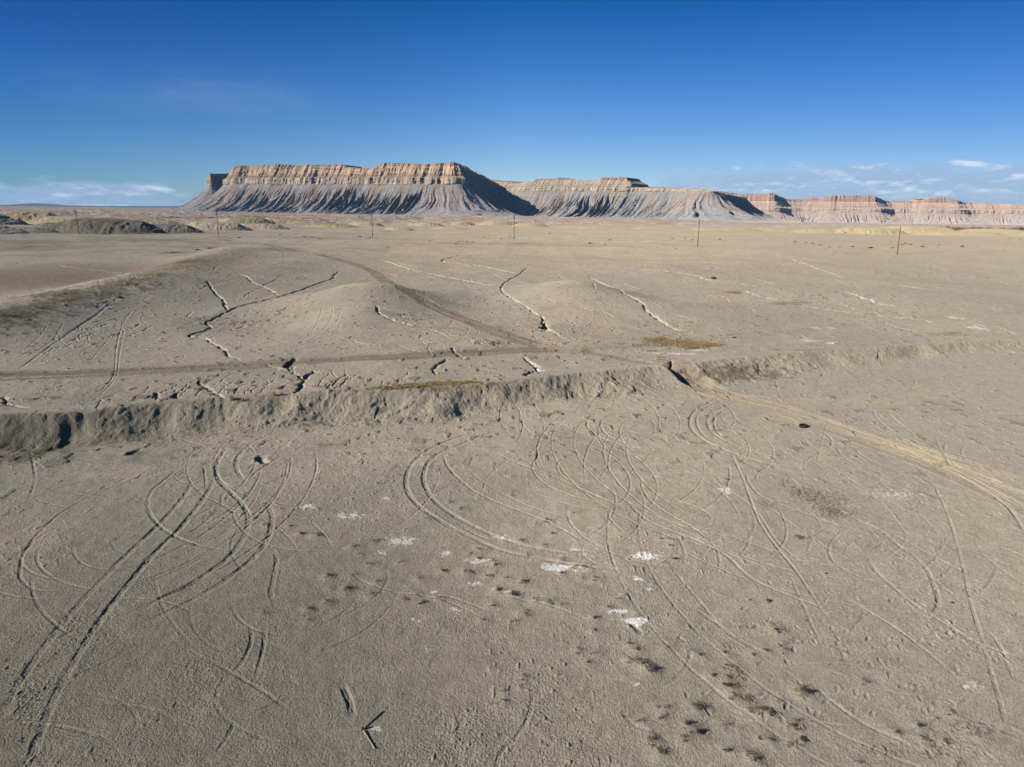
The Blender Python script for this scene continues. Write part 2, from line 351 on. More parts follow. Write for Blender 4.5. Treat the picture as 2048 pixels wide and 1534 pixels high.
# ------------------------------------------------------------------ wheel ruts
H = dict(w=.12, d=.037); M_ = dict(w=.085, d=.031); L_ = dict(w=.065, d=.024)
for t in [
 [(-30,1490),(0,1434),(27,1385),(71,1318),(127,1245),(187,1178),(245,1118),(303,1064),(352,1013),(379,975),(388,953)],
 [(40,1570),(54,1534),(78,1474),(105,1403),(147,1327),(178,1274),(210,1227),(250,1176),(303,1113),(357,1060),(401,1006),(424,970),(430,948)],
 [(513,866),(484,883),(460,895),(444,908),(434,928),(433,946),(439,962),(454,977),(470,993),(487,1012),(497,1037),(488,1073),(459,1113),(424,1140),(379,1169),(334,1191),(285,1216),(232,1231)],
 [(556,864),(513,881),(493,895),(478,911),(472,928),(476,944),(486,958),(501,970)],
 [(526,997),(542,1024),(544,1046),(533,1082),(504,1118),(468,1147),(424,1178),(370,1207),(312,1234),(250,1260)],
 [(970,863),(926,872),(885,886),(850,904),(823,930),(812,957),(816,984),(836,1011),(868,1033),(903,1055),(948,1077),(1001,1100),(1059,1113),(1126,1126),(1193,1135),(1300,1142),(1380,1143)],
 [(990,862),(939,881),(908,895),(876,908),(854,930),(847,957),(856,984),(876,1008),(908,1031),(948,1053),(992,1073),(1046,1091),(1104,1102),(1166,1111),(1247,1120)],
 [(1446,790),(1417,806),(1391,820),(1380,842),(1388,864),(1413,883),(1453,901),(1504,919),(1556,930),(1629,937)],
 [(1482,802),(1453,813),(1424,824),(1415,843),(1424,864),(1453,883),(1490,897),(1537,912),(1592,921)],
 ]: rut(t, **H)
rut([(530,909),(521,916),(525,922),(538,926)], .25, .28, chop=.2); rut([(290,897),(266,904),(257,911)], .22, .17, chop=.2)
rut([(680,1362),(692,1385),(700,1405),(706,1440)], .11, .05); rut([(1262,1246),(1278,1262),(1290,1270)], .12, .05)
for t in [
 [(454,977),(444,993),(444,1007),(460,1020),(487,1034)],
 [(384,926),(356,938),(329,960),(306,979),(296,999),(298,1022),(310,1042),(327,1058),(356,1075),(386,1087),(425,1097),(484,1106)],
 [(587,903),(562,913),(540,926),(513,944),(501,956),(493,975)],[(542,1091),(553,1118),(546,1162),(542,1189),(557,1225)],
 [(885,904),(894,930),(917,957),(957,988),(1015,1013),(1073,1035),(1126,1060),(1184,1095)],
 [(979,901),(1046,930),(1108,953),(1175,984),(1229,1008),(1269,1028)],
 [(1248,993),(1266,1015),(1297,1042),(1346,1064),(1395,1082),(1449,1109),(1498,1153),(1560,1184),(1649,1216),(1725,1229)],
 [(1457,795),(1406,820),(1393,843),(1406,868),(1440,890)],[(1486,806),(1439,828),(1428,846),(1439,868),(1470,890)],
 [(1195,822),(1178,836),(1175,853),(1192,870),(1226,884),(1267,894),(1300,899),(1360,905)],[(1240,825),(1209,836),(1202,853),(1219,873),(1257,887),(1300,894)],
 [(1627,854),(1658,872),(1663,890),(1640,904),(1587,939)],[(1672,890),(1685,912),(1721,935),(1761,944)],[(1707,890),(1721,908),(1752,926),(1783,939)],
 [(1435,832),(1468,850),(1519,861),(1556,864)],[(1464,828),(1490,850),(1537,857)],
 [(1491,935),(1498,966),(1524,993),(1578,1015),(1627,1033),(1694,1060),(1721,1077)],
 [(1627,997),(1676,1019),(1721,1042),(1761,1060),(1797,1091),(1828,1113),(1854,1140),(1868,1171),(1877,1202),(1868,1225),(1837,1234),(1774,1234),(1725,1229)],
 [(1730,1100),(1747,1135),(1779,1167),(1819,1202),(1859,1229),(1895,1251),(1957,1287),(2048,1318),(2100,1330)],
 [(1368,1207),(1422,1238),(1462,1269),(1507,1296),(1560,1327)],
 [(171,665),(154,678),(161,689)],[(185,661),(176,677),(185,687)],[(236,690),(219,697),(215,704)],
 [(703,583),(651,603),(641,630),(627,658),(600,685)],[(706,589),(668,603),(665,627),(651,654),(620,682),(600,692)],[(709,596),(685,617),(672,644),(644,672)],[(682,644),(675,661),(648,682)],
 [(952,654),(957,665),(938,682),(918,692)],[(935,651),(937,661),(921,678),(901,692)],
 [(434,743),(417,757),(410,771)],[(475,742),(448,757),(438,771)],[(670,733),(665,745),(684,765)],[(692,733),(691,747),(703,757)],
 [(1236,716),(1243,709),(1270,702)],[(1260,719),(1260,712),(1284,706)],[(1092,723),(1103,712),(1130,709)],
 [(1746,817),(1753,835),(1782,861),(1829,890),(1884,919)],[(1771,817),(1789,839),(1829,868),(1884,901)],
 [(1895,881),(1890,908),(1930,944)],[(1930,886),(1924,908),(1944,930)],[(1870,868),(1886,908),(1908,939)],
 ]: rut(t, **M_)
for t in [
 [(200,985),(239,970),(268,958),(310,946),(356,932),(386,925)],[(268,957),(192,988),(125,1024),(76,1068),(49,1104),(41,1135),(42,1158),(67,1178),(111,1182),(174,1182)],
 [(98,1064),(71,1080),(51,1104)],[(499,1242),(502,1283),(482,1327),(446,1363)],[(531,1247),(526,1296),(513,1349),(499,1376)],[(473,1439),(446,1488),(424,1515)],
 [(405,923),(409,942),(413,985)],[(345,952),(355,960),(372,967)],[(921,1053),(960,1072),(1001,1086)],[(1095,881),(1077,904),(1075,930),(1100,948)],
 [(1215,1015),(1220,1037),(1242,1060),(1260,1073)],[(1281,944),(1286,979),(1306,1006),(1337,1028),(1382,1053),(1413,1077),(1444,1109)],
 [(1297,984),(1360,1002),(1404,1019),(1422,1037),(1400,1053),(1351,1055)],[(1279,948),(1328,957),(1355,973)],[(1248,890),(1302,895),(1297,912),(1275,935)],
 [(1284,829),(1305,842),(1310,860)],[(1089,774),(1027,808),(969,839)],[(1181,781),(1147,812),(1096,856),(1075,894),(1082,938)],[(1226,760),(1181,808)],
 [(1458,895),(1489,966),(1516,1037),(1551,1091),(1591,1140),(1632,1202),(1663,1247)],[(1962,1251),(1997,1287),(2028,1354),(2048,1385)],
 [(1721,1042),(1783,1100),(1868,1158),(1944,1229)],[(1605,1354),(1694,1425),(1774,1470),(1872,1514)],[(1342,1135),(1395,1198),(1453,1265)],
 [(1524,1113),(1605,1122),(1694,1126),(1801,1118)],[(1523,1119),(1605,1128),(1694,1131),(1801,1124)],
 [(1181,586),(1202,617),(1212,637),(1202,648)],[(1164,596),(1181,603),(1192,627),(1181,648),(1157,665)],
 [(0,736),(120,722),(260,712),(380,705)],[(0,728),(110,716),(250,706)],[(236,640),(215,680),(180,722)],[(240,660),(232,700),(222,760),(160,815)],[(252,640),(240,700),(228,760),(172,812)],
 [(380,560),(300,590),(250,640),(230,700)],[(100,640),(80,672),(40,705),(0,722)],[(130,640),(105,680),(60,710),(10,735)],
 [(1700,930),(1820,985),(1840,1010),(1800,1028),(1730,1030)],[(1550,760),(1560,790),(1580,800)],[(1650,740),(1632,770)],[(1780,770),(1800,755),(1830,760),(1820,785)],
 [(290,860),(340,872),(400,890),(430,905)],[(330,850),(400,862),(455,890)],[(60,900),(70,960),(50,1010)],[(0,1000),(120,975),(260,950),(380,935)],[(0,960),(150,945),(300,935),(420,925)],
 [(100,1290),(150,1260),(210,1250)],[(830,1190),(900,1195),(1000,1230)],[(1040,900),(980,950),(960,1000)],[(700,890),(780,885),(860,870)],[(620,905),(700,880),(760,872)],
 [(1520,1000),(1600,1060),(1700,1120),(1800,1150)],[(1660,1180),(1750,1230),(1850,1300),(1960,1400)],[(1400,950),(1500,1010),(1560,1090),(1640,1150)],
 [(1000,830),(1120,850),(1250,862),(1380,880)],[(1100,820),(1160,835),(1190,850)],[(930,845),(1010,850),(1100,842)],
 [(1863,961),(1895,1028),(1917,1100),(1930,1153),(1948,1229),(1970,1300),(1988,1363),(2006,1425),(2028,1506),(2040,1570)],
 ]: rut(t, **L_)
for k in range(46):                                   # old, half blown-in passes everywhere
    x0 = rng.uniform(0, 2048); y0 = rng.uniform(840, 1534); a = rng.uniform(0, 6.28); cv = rng.normal(0, .5); pp = []; 
    for i in range(6):
        pp.append((x0, y0)); x0 += math.cos(a)*70*(y0/1100); y0 += math.sin(a)*32*(y0/1100); a += cv
        y0 = min(max(y0, 835), 1600)
    rut(pp, .06, .018, chop=.4)
for k in range(40):
    x0 = rng.uniform(0, 2048); y0 = rng.uniform(540, 700); a = rng.uniform(-.7, .7)+math.pi*(k % 2); cv = rng.normal(0, .3); pp = []
    for i in range(6):
        pp.append((x0, y0)); x0 += math.cos(a)*26; y0 += math.sin(a)*8; a += cv
    rut(pp, .07, .024, chop=.4)

tick('ruts')
def arcs(n, cx, cy, sx, sy, w, d):
    for k in range(n):
        q = PG([(rng.normal(cx, sx), min(max(rng.normal(cy, sy), 520), 1560))])[0]; R0 = rng.uniform(2.5, 9); a0 = rng.uniform(0, 6.28); a1 = rng.uniform(.8, 3.6)
        t = np.linspace(a0, a0+a1, 22); el = rng.uniform(.6, 1.3); W = np.stack([q[0]+R0*np.cos(t), q[1]+R0*el*np.sin(t)*(1+.1*t)], 1)
        if np.hypot(*W.T).min() < 15: continue
        if rng.random() < .85:
            T = np.gradient(W, axis=0); T /= np.linalg.norm(T, axis=1)[:, None]; N = np.stack([-T[:, 1], T[:, 0]], 1)
            rut(None, world=W+N*.75, w=w, d=d, chop=.6); rut(None, world=W-N*.75, w=w, d=d, chop=.6)
        else: rut(None, world=W, w=w, d=d, chop=.6)
arcs(8, 430, 960, 130, 50, .06, .02); arcs(13, 1480, 880, 170, 50, .06, .02); arcs(10, 1320, 990, 170, 60, .06, .018); arcs(7, 1850, 930, 120, 50, .06, .018)
arcs(7, 200, 1080, 160, 90, .06, .016); arcs(8, 1600, 1150, 260, 120, .06, .016); arcs(7, 1000, 920, 200, 50, .06, .016); arcs(11, 600, 680, 300, 50, .075, .022); arcs(8, 250, 680, 160, 40, .075, .022); arcs(7, 1250, 650, 300, 50, .07, .025)
# ------------------------------------------------------------------ dry gullies, some salt-lined
gully([(690,538),(670,548),(666,556),(640,565),(600,580),(560,593),(520,602),(480,612),(450,625),(430,635),(412,645),(420,652),(405,662),(378,672),(410,676),(430,688),(450,700),(455,712),(470,716),(482,724)], .2, .5)
gully([(525,727),(570,738),(590,745),(606,760),(601,776),(590,786)], .18, .32); gully([(584,716),(578,727),(578,738)], .3, .5); gully([(632,742),(615,750),(606,760)], .22, .35)
gully([(393,760),(407,771),(424,781),(431,788),(462,795)], .18, .25); gully([(308,784),(313,790),(312,797)], .16, .22); gully([(350,784),(353,792),(350,797)], .16, .2)
gully([(0,793),(10,795),(14,805),(26,810),(60,815)], .16, .22); gully([(1062,640),(1085,640),(1092,655),(1092,662)], .4, .7)
gully([(1060,530),(1038,548),(1010,565),(1002,578),(1015,590),(1040,605),(1060,620),(1085,635),(1094,655),(1120,672),(1145,690)], .2, .3, salt=.4)
gully([(754,518),(778,524),(819,538),(874,550),(928,560),(990,572)], .3, .35, salt=.6); gully([(930,508),(885,522),(950,530),(1000,540),(1038,548)], .3, .4, salt=.5)
gully([(1240,535),(1300,540),(1373,547),(1420,561),(1461,566)], .3, .3, salt=.6); gully([(1488,580),(1500,586),(1519,592),(1574,603),(1647,618),(1738,629),(1829,638),(1880,648)], .22, .22, salt=.75)
gully([(1180,510),(1300,518),(1410,525),(1512,534),(1603,545),(1683,554),(1764,565),(1847,578),(1920,589),(1993,601),(2070,614)], .22, .22, salt=.75)
gully([(1300,627),(1329,645),(1347,656),(1391,666)], .3, .35, salt=.6); gully([(1175,552),(1195,562),(1250,586),(1284,606),(1296,622),(1329,645)], .3, .35, salt=.5)
gully([(1575,515),(1599,524),(1658,545),(1683,554)], .3, .3, salt=.6); gully([(1680,583),(1702,587),(1753,605),(1780,612)], .3, .35, salt=.7)
gully([(1044,714),(1062,724),(1075,735),(1058,745),(1052,752)], .22, .35, salt=.75); gully([(895,716),(885,723),(867,737),(872,750)], .18, .25); gully([(899,694),(915,706),(928,718)], .18, .25)
gully([(750,610),(761,627),(792,641),(826,651)], .25, .3); gully([(470,545),(492,552),(503,562),(533,576),(560,590)], .25, .35, salt=.3); gully([(415,560),(420,569),(431,586),(444,598),(456,620)], .25, .35, salt=.3)
gully([(110,528),(140,534),(190,540),(250,548)], .2, .15, salt=.5); gully([(1340,720),(1345,735)], .2, .3)
for k in range(26):                                   # short rills running to the lip of the bank
    x0 = rng.uniform(20, 800); yb = np.interp(x0, [p[0] for p in bt], [p[1] for p in bt])-rng.uniform(2, 10)
    gully([(x0, yb),(x0+rng.uniform(4, 12), yb-9),(x0+rng.uniform(12, 34), yb-19),(x0+rng.uniform(24, 60), yb-rng.uniform(22, 34))], .07, .07)
for k in range(120):                                   # small feeder rills over the terrace
    x0 = rng.uniform(0, 2040); y0 = rng.uniform(515, 690); s = 1 if x0 < 700 else -1
    if x0 < 300 and y0 < 640: continue
    gully([(x0, y0),(x0-s*rng.uniform(8, 18), y0+rng.uniform(2, 6)),(x0-s*rng.uniform(20, 45), y0+rng.uniform(5, 14)),(x0-s*rng.uniform(50, 90), y0+rng.uniform(10, 24))], .07, .10, salt=rng.choice([0, 0, .5]))

tick('gully')
# ------------------------------------------------------------------ stains, salt, dead ground cover
for (a, b, c, d, e) in [(620,1013,15,6,.2),(700,1032,34,9,.2),(770,997,14,6,0),(800,1082,42,11,.15),(765,1105,14,6,.1),(890,1105,14,9,0),(960,1122,30,9,.2),(1115,1135,34,11,.5),(1155,1140,26,10,.1),
      (1290,1112,27,8,.8),(1275,1157,14,6,.4),(1297,1178,8,4,.5),(1240,1224,24,6,.7),(1272,1243,24,10,.9),(860,1300,16,5,.1),(950,1168,20,6,.2),(1015,1185,12,5,0),(990,1180,10,5,0),(1450,980,12,9,.3),
      (835,1240,14,8,0),(910,1220,22,6,0),(870,1185,12,6,0),(1000,1075,26,8,0),(1150,1100,20,6,0),(755,1458,16,8,0),(1270,1370,14,6,0),(1940,1370,16,6,0),(1790,990,44,12,-.4),(620,700,20,3,0),
      (1075,738,12,5,.6),(1300,706,30,2,.4),(1350,707,40,2,.5),(1400,701,20,2,.6),(1620,682,12,2,.5),(1660,686,9,2,.5),(1645,655,24,2,.3),(1910,634,10,2,.4),(1955,655,10,2,.4),(1490,583,8,2,.5),(250,549,10,1.5,.5),(1700,466,60,.3,-.1)]:
    spot(a, b, c, d, SALT, dens=e-.12, sc=.13 if b > 800 else .7, m=(.62+.35*max(e, 0))*(1 if b > 720 else .55))
for (a, b, c, d, e, col) in [(1640,995,58,24,-.1,RUST),(1665,1025,40,14,.1,RUST),(1600,985,30,18,-.25,RUST),(1745,1090,50,16,-.3,BROWN),(1480,1350,16,16,0,RUST),(1470,1375,18,10,.2,RUST),(1500,1400,28,12,.1,RUST),
      (1530,1425,30,9,.1,RUST),(1585,1455,24,8,0,RUST),(1450,1340,12,9,-.1,RUST),(1605,1390,22,15,.05,C(.11,.10,.05)),(1602,1075,13,5,.6,C(.05,.055,.02)),(1530,1010,30,12,-.3,BROWN),(1550,1255,40,16,-.3,DARK),(1490,1255,40,10,-.3,DARK),
      (1480,750,90,12,.05,C(.13,.105,.08)),(1530,742,60,9,-.1,C(.13,.105,.08)),(1430,748,50,12,-.1,C(.14,.11,.08)),(755,1080,14,4,.6,GREEN),(940,1145,13,6,.3,C(.10,.075,.025)),(1045,1167,12,5,.4,C(.10,.08,.02)),(1060,1110,7,3,.5,C(.10,.08,.02)),
      (1950,1460,80,24,-.35,DARK),(1880,1500,60,20,-.35,DARK),(1750,1500,60,18,-.3,DARK),(1600,700,70,3,0,C(.15,.13,.10)),(1800,690,40,3,.1,C(.15,.13,.10)),(1900,668,40,4,0,C(.17,.15,.10)),(1580,606,40,3,.1,C(.14,.13,.08)),
      (870,770,110,7,.3,C(.24,.18,.09)),(1000,770,70,4,.1,C(.14,.12,.09)),(820,777,120,5,.1,C(.17,.14,.09)),(1360,686,80,9,.4,C(.19,.16,.10)),(1270,690,60,5,0,C(.17,.15,.12)),(1470,584,16,3,.4,C(.25,.19,.09)),
      (420,640,60,10,-.2,C(.15,.14,.13)),(120,585,70,8,0,C(.15,.11,.085)),(80,590,60,10,-.1,C(.16,.12,.09)),(300,545,70,9,-.1,C(.16,.125,.09)),(370,523,40,4,.2,C(.10,.085,.05)),(345,505,14,2,.6,C(.08,.065,.04)),
      (1050,487,90,1.3,.1,C(.14,.11,.07)),(1450,700,1,1,0,DARK)]:
    spot(a, b, c, d, col, dens=e-.05, sc=.10 if b > 800 else .6, m=.7, dz=.02)
for i, (a, b) in enumerate([(-20,642),(30,628),(80,615),(130,602),(180,589),(230,576),(280,562),(320,548),(355,535),(385,522)]):
    spot(a, b, 46, 8, C(.16,.135,.085), dens=.05, sc=.9, m=.7)
# little soil hummocks under the shrubs, footprints
SHR = []
base = [(880,742,1.5),(905,745,1.2),(938,762,1.3),(965,772,1.9),(985,779,1.8)]
pts4 = [(245,547,1.3),(270,578,.8),(320,625,1.2),(400,600,.8),(460,615,1),(490,465,.7),(540,525,.7),(125,680,1),(235,676,1),(350,705,1),(530,690,1),(210,738,.9),(318,765,1),(465,780,.9),(525,762,.8),(555,802,1.3),
        (630,780,.8),(125,800,.7),(245,825,.6),(40,828,.6),(40,876,.5),(645,660,1),(765,580,.9),(810,560,.9),(800,600,1),(860,612,1.1),(880,630,1),(745,660,1.2),(850,680,1),(925,690,.9),(1000,705,1.2),(885,745,1.5),(955,768,1.6),
        (1060,795,1.2),(1115,797,1.3),(1175,808,.7),(870,815,.9),(1005,850,1.2),(970,880,.8),(800,855,.8),(825,878,.8),(1320,870,1.3),(1260,1015,1),(1325,1028,.9),(1290,1068,.9),(1115,962,.8),(1320,925,.7),(1012,1135,.8),
        (920,1155,.7),(993,1182,.6),(915,1200,.6),(1092,1222,.6),(920,1243,.6),(880,1258,.6),(950,1080,.7),(860,1095,.6),(575,420,.8),(590,445,.8),(670,345,.9),(720,375,1),(870,380,.8),(1110,430,1.2),(1060,445,.8),(1180,452,.7),
        (1245,475,.7),(1225,395,1),(1130,490,.9),(1095,540,.8),(990,520,.9),(940,485,.8),(1170,605,.7),(1240,640,1.2),(1270,640,1),(1170,665,.9),(1330,690,1.1),(1420,740,.8),(1440,780,.8),(1270,690,.8),(330,260,.6),(345,262,.6),
        (85,498,.8),(100,505,.7),(60,500,.6),(5,492,.7),(875,225,.7),(1225,125,.7),(445,128,.5),(1350,230,.6),(950,322,.6),(1380,820,.8),(1410,1275,.7),(1450,1310,.6),(1480,1060,1.3),(1560,1100,1.2),(1480,985,.9),(1510,1010,.9)]
for (a, b, s) in pts4: SHR.append((600+a*.446, 850+b*.446, s))
pts5 = [(455,245,.9),(195,1005,.7),(340,1038,.9),(320,1160,.8),(400,1130,.8),(185,1278,1.1),(175,1322,1),(325,1270,2.0),(280,1350,1.4),(265,1405,1.4),(130,1415,1.4),(165,1480,2.0),(330,1385,1.3),(450,1350,.8),(90,1330,.7),(360,1440,.6),
        (640,1020,1.2),(685,925,1.1),(660,900,.8),(715,1010,.9),(440,985,.6),(450,1025,.9),(580,1035,.8),(300,1015,.7),(90,1085,1.2),(130,1105,1.3),(820,1210,1.5),(790,1200,1.2),(1070,1145,.8),(1220,1385,1.2),(1320,1350,.9),
        (1480,1300,.8),(1340,1410,1),(1440,1420,1.1),(800,1420,.9),(750,1430,1),(560,1490,1.2),(590,1510,1.1),(470,1470,.9),(800,500,.5),(230,605,1),(220,520,1),(170,515,.9),(210,545,.9),(180,620,.8),(490,1090,1.1),(470,1140,1.2),
        (470,1180,1.4),(500,1225,1.1),(570,1290,1.2),(620,1290,1.3),(660,1305,1.1),(750,1355,1.2),(690,1245,.8),(740,1280,.7),(660,1420,.9),(610,1415,.8),(1060,1520,.9),(1500,1520,.8)]
for (a, b, s) in pts5: SHR.append((1248+a*.446, 850+b*.446, s))
pts3 = [(1300,455,.8),(1265,470,.6),(1345,490,.7),(1410,495,.8),(1450,500,.7),(1475,680,.9),(1485,735,.6),(1555,735,.9),(1470,800,.8),(1385,828,.6),(1305,768,.5),(1190,448,.6),(850,538,.5),(315,340,.5),(1250,378,.6),(1180,850,.7),(920,880,.7),(500,515,.4),(780,600,.5),(1030,672,.4)]
for (a, b, s) in pts3: SHR.append((a*.446, 850+b*.446, s))
SHR = [q for i, q in enumerate(SHR) if q[2] >= .85 or i % 3]
SHRW = PG([(a, b) for a, b, s in SHR])
for (x, y), (a, b, s) in zip(SHRW, SHR):
    A, B, Cc, D = window(np.array([x-.8, x+.8]), np.array([y-.8, y+.8]), .2); sl = (slice(A, B), slice(Cc, D))
    q = np.hypot(X[sl]-x, Y[sl]-y)/(.16+.13*s); Z[sl] += np.exp(-q*q)*(.018+.035*s)
for k in range(190):
    if k < 140: px = rng.normal(1760, 130); py = rng.normal(1240, 90)
    else: px = rng.uniform(1350, 2040); py = rng.uniform(1250, 1520)
    if not (0 < px < 2090 and 1000 < py < 1560): continue
    x, y = hit(px, py, 0); x, y = float(x[0]), float(y[0]); an = rng.normal(.9, .5); ca, sa = math.cos(an), math.sin(an)
    A, B, Cc, D = window(np.array([x-.4, x+.4]), np.array([y-.4, y+.4]), .1); sl = (slice(A, B), slice(Cc, D))
    dx = X[sl]-x; dy = Y[sl]-y; q = np.sqrt(((dx*ca+dy*sa)/.15)**2+((-dx*sa+dy*ca)/.065)**2)
    Z[sl] += -.022*np.exp(-q**4)+.006*np.exp(-((q-1.6)/.4)**2)
# the bank below the left lip is broken into lobes and dark hollows
for (a, b, sx, sy, h) in [(890,800,1.6,1.6,.35),(1000,785,2.2,1.2,.3),(870,812,1.0,1.0,.45),(930,806,.7,1.3,-.40),(965,790,1.0,1.1,-.45),(790,800,1.3,1.6,-.40),(730,805,1.4,1.4,.2),(330,835,1.5,1.6,-.2),(240,850,1.5,1.5,.3),(155,850,.8,1.5,-.45),(120,865,.6,1.2,-.3),(60,872,3,.8,-.3),(500,815,1.4,1.5,.2),(560,812,.7,1.5,-.25),(640,800,1.2,1.4,.25),(1240,765,1.6,1.2,.25),(1145,772,1.0,1.3,-.25),(1450,735,1.6,1.8,.2),(1600,722,1.4,1.6,.25),(1540,728,1.0,1.5,-.2),(1700,714,1.2,1.6,.2),(1760,706,.8,1.5,-.2)]:
    x, y = P(a, b, .7); A, B, Cc, D = window(np.array([x-3*sx, x+3*sx]), np.array([y-3*sy, y+3*sy]), .2); sl = (slice(A, B), slice(Cc, D))
    Z[sl] += .65*h*np.exp(-((X[sl]-x)/sx)**2-((Y[sl]-y)/sy)**2)

def gz(x, y):
    i = min(max(int(np.searchsorted(RR, math.hypot(x, y))), 1), NR-1); j = min(max(int(np.searchsorted(TT, math.atan2(x, y))), 1), NT-1)
    return float(Z[i-1:i+1, j-1:j+1].mean())
tick('stains')
# ------------------------------------------------------------------ mesh and material helpers
def mesh_np(name, V, Fq, col=None, mat=None, smooth=False):
    me = bpy.data.meshes.new(name); n = len(V); f = len(Fq); k = Fq.shape[1]
    me.vertices.add(n); me.vertices.foreach_set('co', V.astype(np.float32).ravel())
    me.loops.add(f*k); me.loops.foreach_set('vertex_index', Fq.astype(np.int32).ravel())
    me.polygons.add(f); me.polygons.foreach_set('loop_start', np.arange(0, f*k, k, dtype=np.int32))
    me.polygons.foreach_set('use_smooth', np.full(f, smooth, bool))
    me.update(calc_edges=True)
    if col is not None:
        a = me.color_attributes.new('Col', 'FLOAT_COLOR', 'POINT'); c = np.ones((n, 4), np.float32); c[:, :3] = col; a.data.foreach_set('color', c.ravel())
    if mat: me.materials.append(mat)
    return me
def link(name, me, parent=None, **props):
    o = bpy.data.objects.new(name, me); COL.objects.link(o)
    if parent: o.parent = parent
    for k, v in props.items():
        if v: o[k] = v
    return o
def new_mat(name):
    m = bpy.data.materials.new(name); m.use_nodes = True; nt = m.node_tree; b = nt.nodes['Principled BSDF']
    b.inputs['Roughness'].default_value = .95; b.inputs['Specular IOR Level'].default_value = .12
    return m, nt, b
def nd(nt, t, **k):
    n = nt.nodes.new(t)
    for a, b in k.items(): setattr(n, a, b)
    return n
def ground_mat():
    m, nt, b = new_mat('dry clay'); L = nt.links
    b.inputs['Diffuse Roughness'].default_value = .45
    at = nd(nt, 'ShaderNodeAttribute', attribute_name='Col'); tc = nd(nt, 'ShaderNodeTexCoord')
    no = nd(nt, 'ShaderNodeTexNoise'); no.inputs['Scale'].default_value = 7; no.inputs['Detail'].default_value = 9; no.inputs['Roughness'].default_value = .75
    vo = nd(nt, 'ShaderNodeTexVoronoi', feature='DISTANCE_TO_EDGE'); vo.inputs['Scale'].default_value = 8.5
    no2 = nd(nt, 'ShaderNodeTexNoise'); no2.inputs['Scale'].default_value = 1.1; no2.inputs['Detail'].default_value = 10; no2.inputs['Roughness'].default_value = .7
    # warp for the mud cracks
    wv = nd(nt, 'ShaderNodeVectorMath', operation='MULTIPLY_ADD'); wv.inputs[1].default_value = (.12, .12, .12)
    no3 = nd(nt, 'ShaderNodeTexNoise'); no3.inputs['Scale'].default_value = 5
    L.new(tc.outputs['Object'], no3.inputs['Vector']); L.new(no3.outputs['Color'], wv.inputs[0]); L.new(tc.outputs['Object'], wv.inputs[2]); L.new(wv.outputs[0], vo.inputs['Vector'])
    for q in (no, no2): L.new(tc.outputs['Object'], q.inputs['Vector'])
    mr = nd(nt, 'ShaderNodeMapRange'); mr.inputs['From Min'].default_value = .28; mr.inputs['From Max'].default_value = .72; mr.inputs['To Min'].default_value = .66; mr.inputs['To Max'].default_value = 1.30
    L.new(no.outputs['Fac'], mr.inputs['Value'])
    mr2 = nd(nt, 'ShaderNodeMapRange'); mr2.inputs['From Min'].default_value = .3; mr2.inputs['From Max'].default_value = .7; mr2.inputs['To Min'].default_value = .84; mr2.inputs['To Max'].default_value = 1.15
    L.new(no2.outputs['Fac'], mr2.inputs['Value'])
    mu = nd(nt, 'ShaderNodeMath', operation='MULTIPLY'); L.new(mr.outputs[0], mu.inputs[0]); L.new(mr2.outputs[0], mu.inputs[1])
    vm = nd(nt, 'ShaderNodeVectorMath', operation='SCALE'); L.new(at.outputs['Color'], vm.inputs[0]); L.new(mu.outputs[0], vm.inputs['Scale']); L.new(vm.outputs[0], b.inputs['Base Color'])
    ve = nd(nt, 'ShaderNodeMapRange'); ve.inputs['From Max'].default_value = .13; L.new(vo.outputs['Distance'], ve.inputs['Value'])
    ad = nd(nt, 'ShaderNodeMath', operation='MULTIPLY_ADD'); ad.inputs[1].default_value = 1.1; L.new(no.outputs['Fac'], ad.inputs[0]); L.new(ve.outputs[0], ad.inputs[2])
    bp = nd(nt, 'ShaderNodeBump'); bp.inputs['Strength'].default_value = .6; bp.inputs['Distance'].default_value = .03; L.new(ad.outputs[0], bp.inputs['Height']); L.new(bp.outputs[0], b.inputs['Normal'])
    return m
GM = ground_mat()
def rock_mat():
    m, nt, b = new_mat('weathered sandstone and shale'); L = nt.links
    b.inputs['Diffuse Roughness'].default_value = 1.0
    at = nd(nt, 'ShaderNodeAttribute', attribute_name='Col'); tc = nd(nt, 'ShaderNodeTexCoord')
    mp = nd(nt, 'ShaderNodeMapping'); mp.inputs['Scale'].default_value = (.03, .03, .12); L.new(tc.outputs['Object'], mp.inputs['Vector'])
    no = nd(nt, 'ShaderNodeTexNoise'); no.inputs['Scale'].default_value = 1; no.inputs['Detail'].default_value = 8; no.inputs['Roughness'].default_value = .7; L.new(mp.outputs[0], no.inputs['Vector'])
    mr = nd(nt, 'ShaderNodeMapRange'); mr.inputs['From Min'].default_value = .3; mr.inputs['From Max'].default_value = .7; mr.inputs['To Min'].default_value = .78; mr.inputs['To Max'].default_value = 1.2; L.new(no.outputs['Fac'], mr.inputs['Value'])
    vm = nd(nt, 'ShaderNodeVectorMath', operation='SCALE'); L.new(at.outputs['Color'], vm.inputs[0]); L.new(mr.outputs[0], vm.inputs['Scale']); L.new(vm.outputs[0], b.inputs['Base Color'])
    bp = nd(nt, 'ShaderNodeBump'); bp.inputs['Strength'].default_value = .5; bp.inputs['Distance'].default_value = 3.0; L.new(no.outputs['Fac'], bp.inputs['Height']); L.new(bp.outputs[0], b.inputs['Normal'])
    return m
RM = rock_mat()
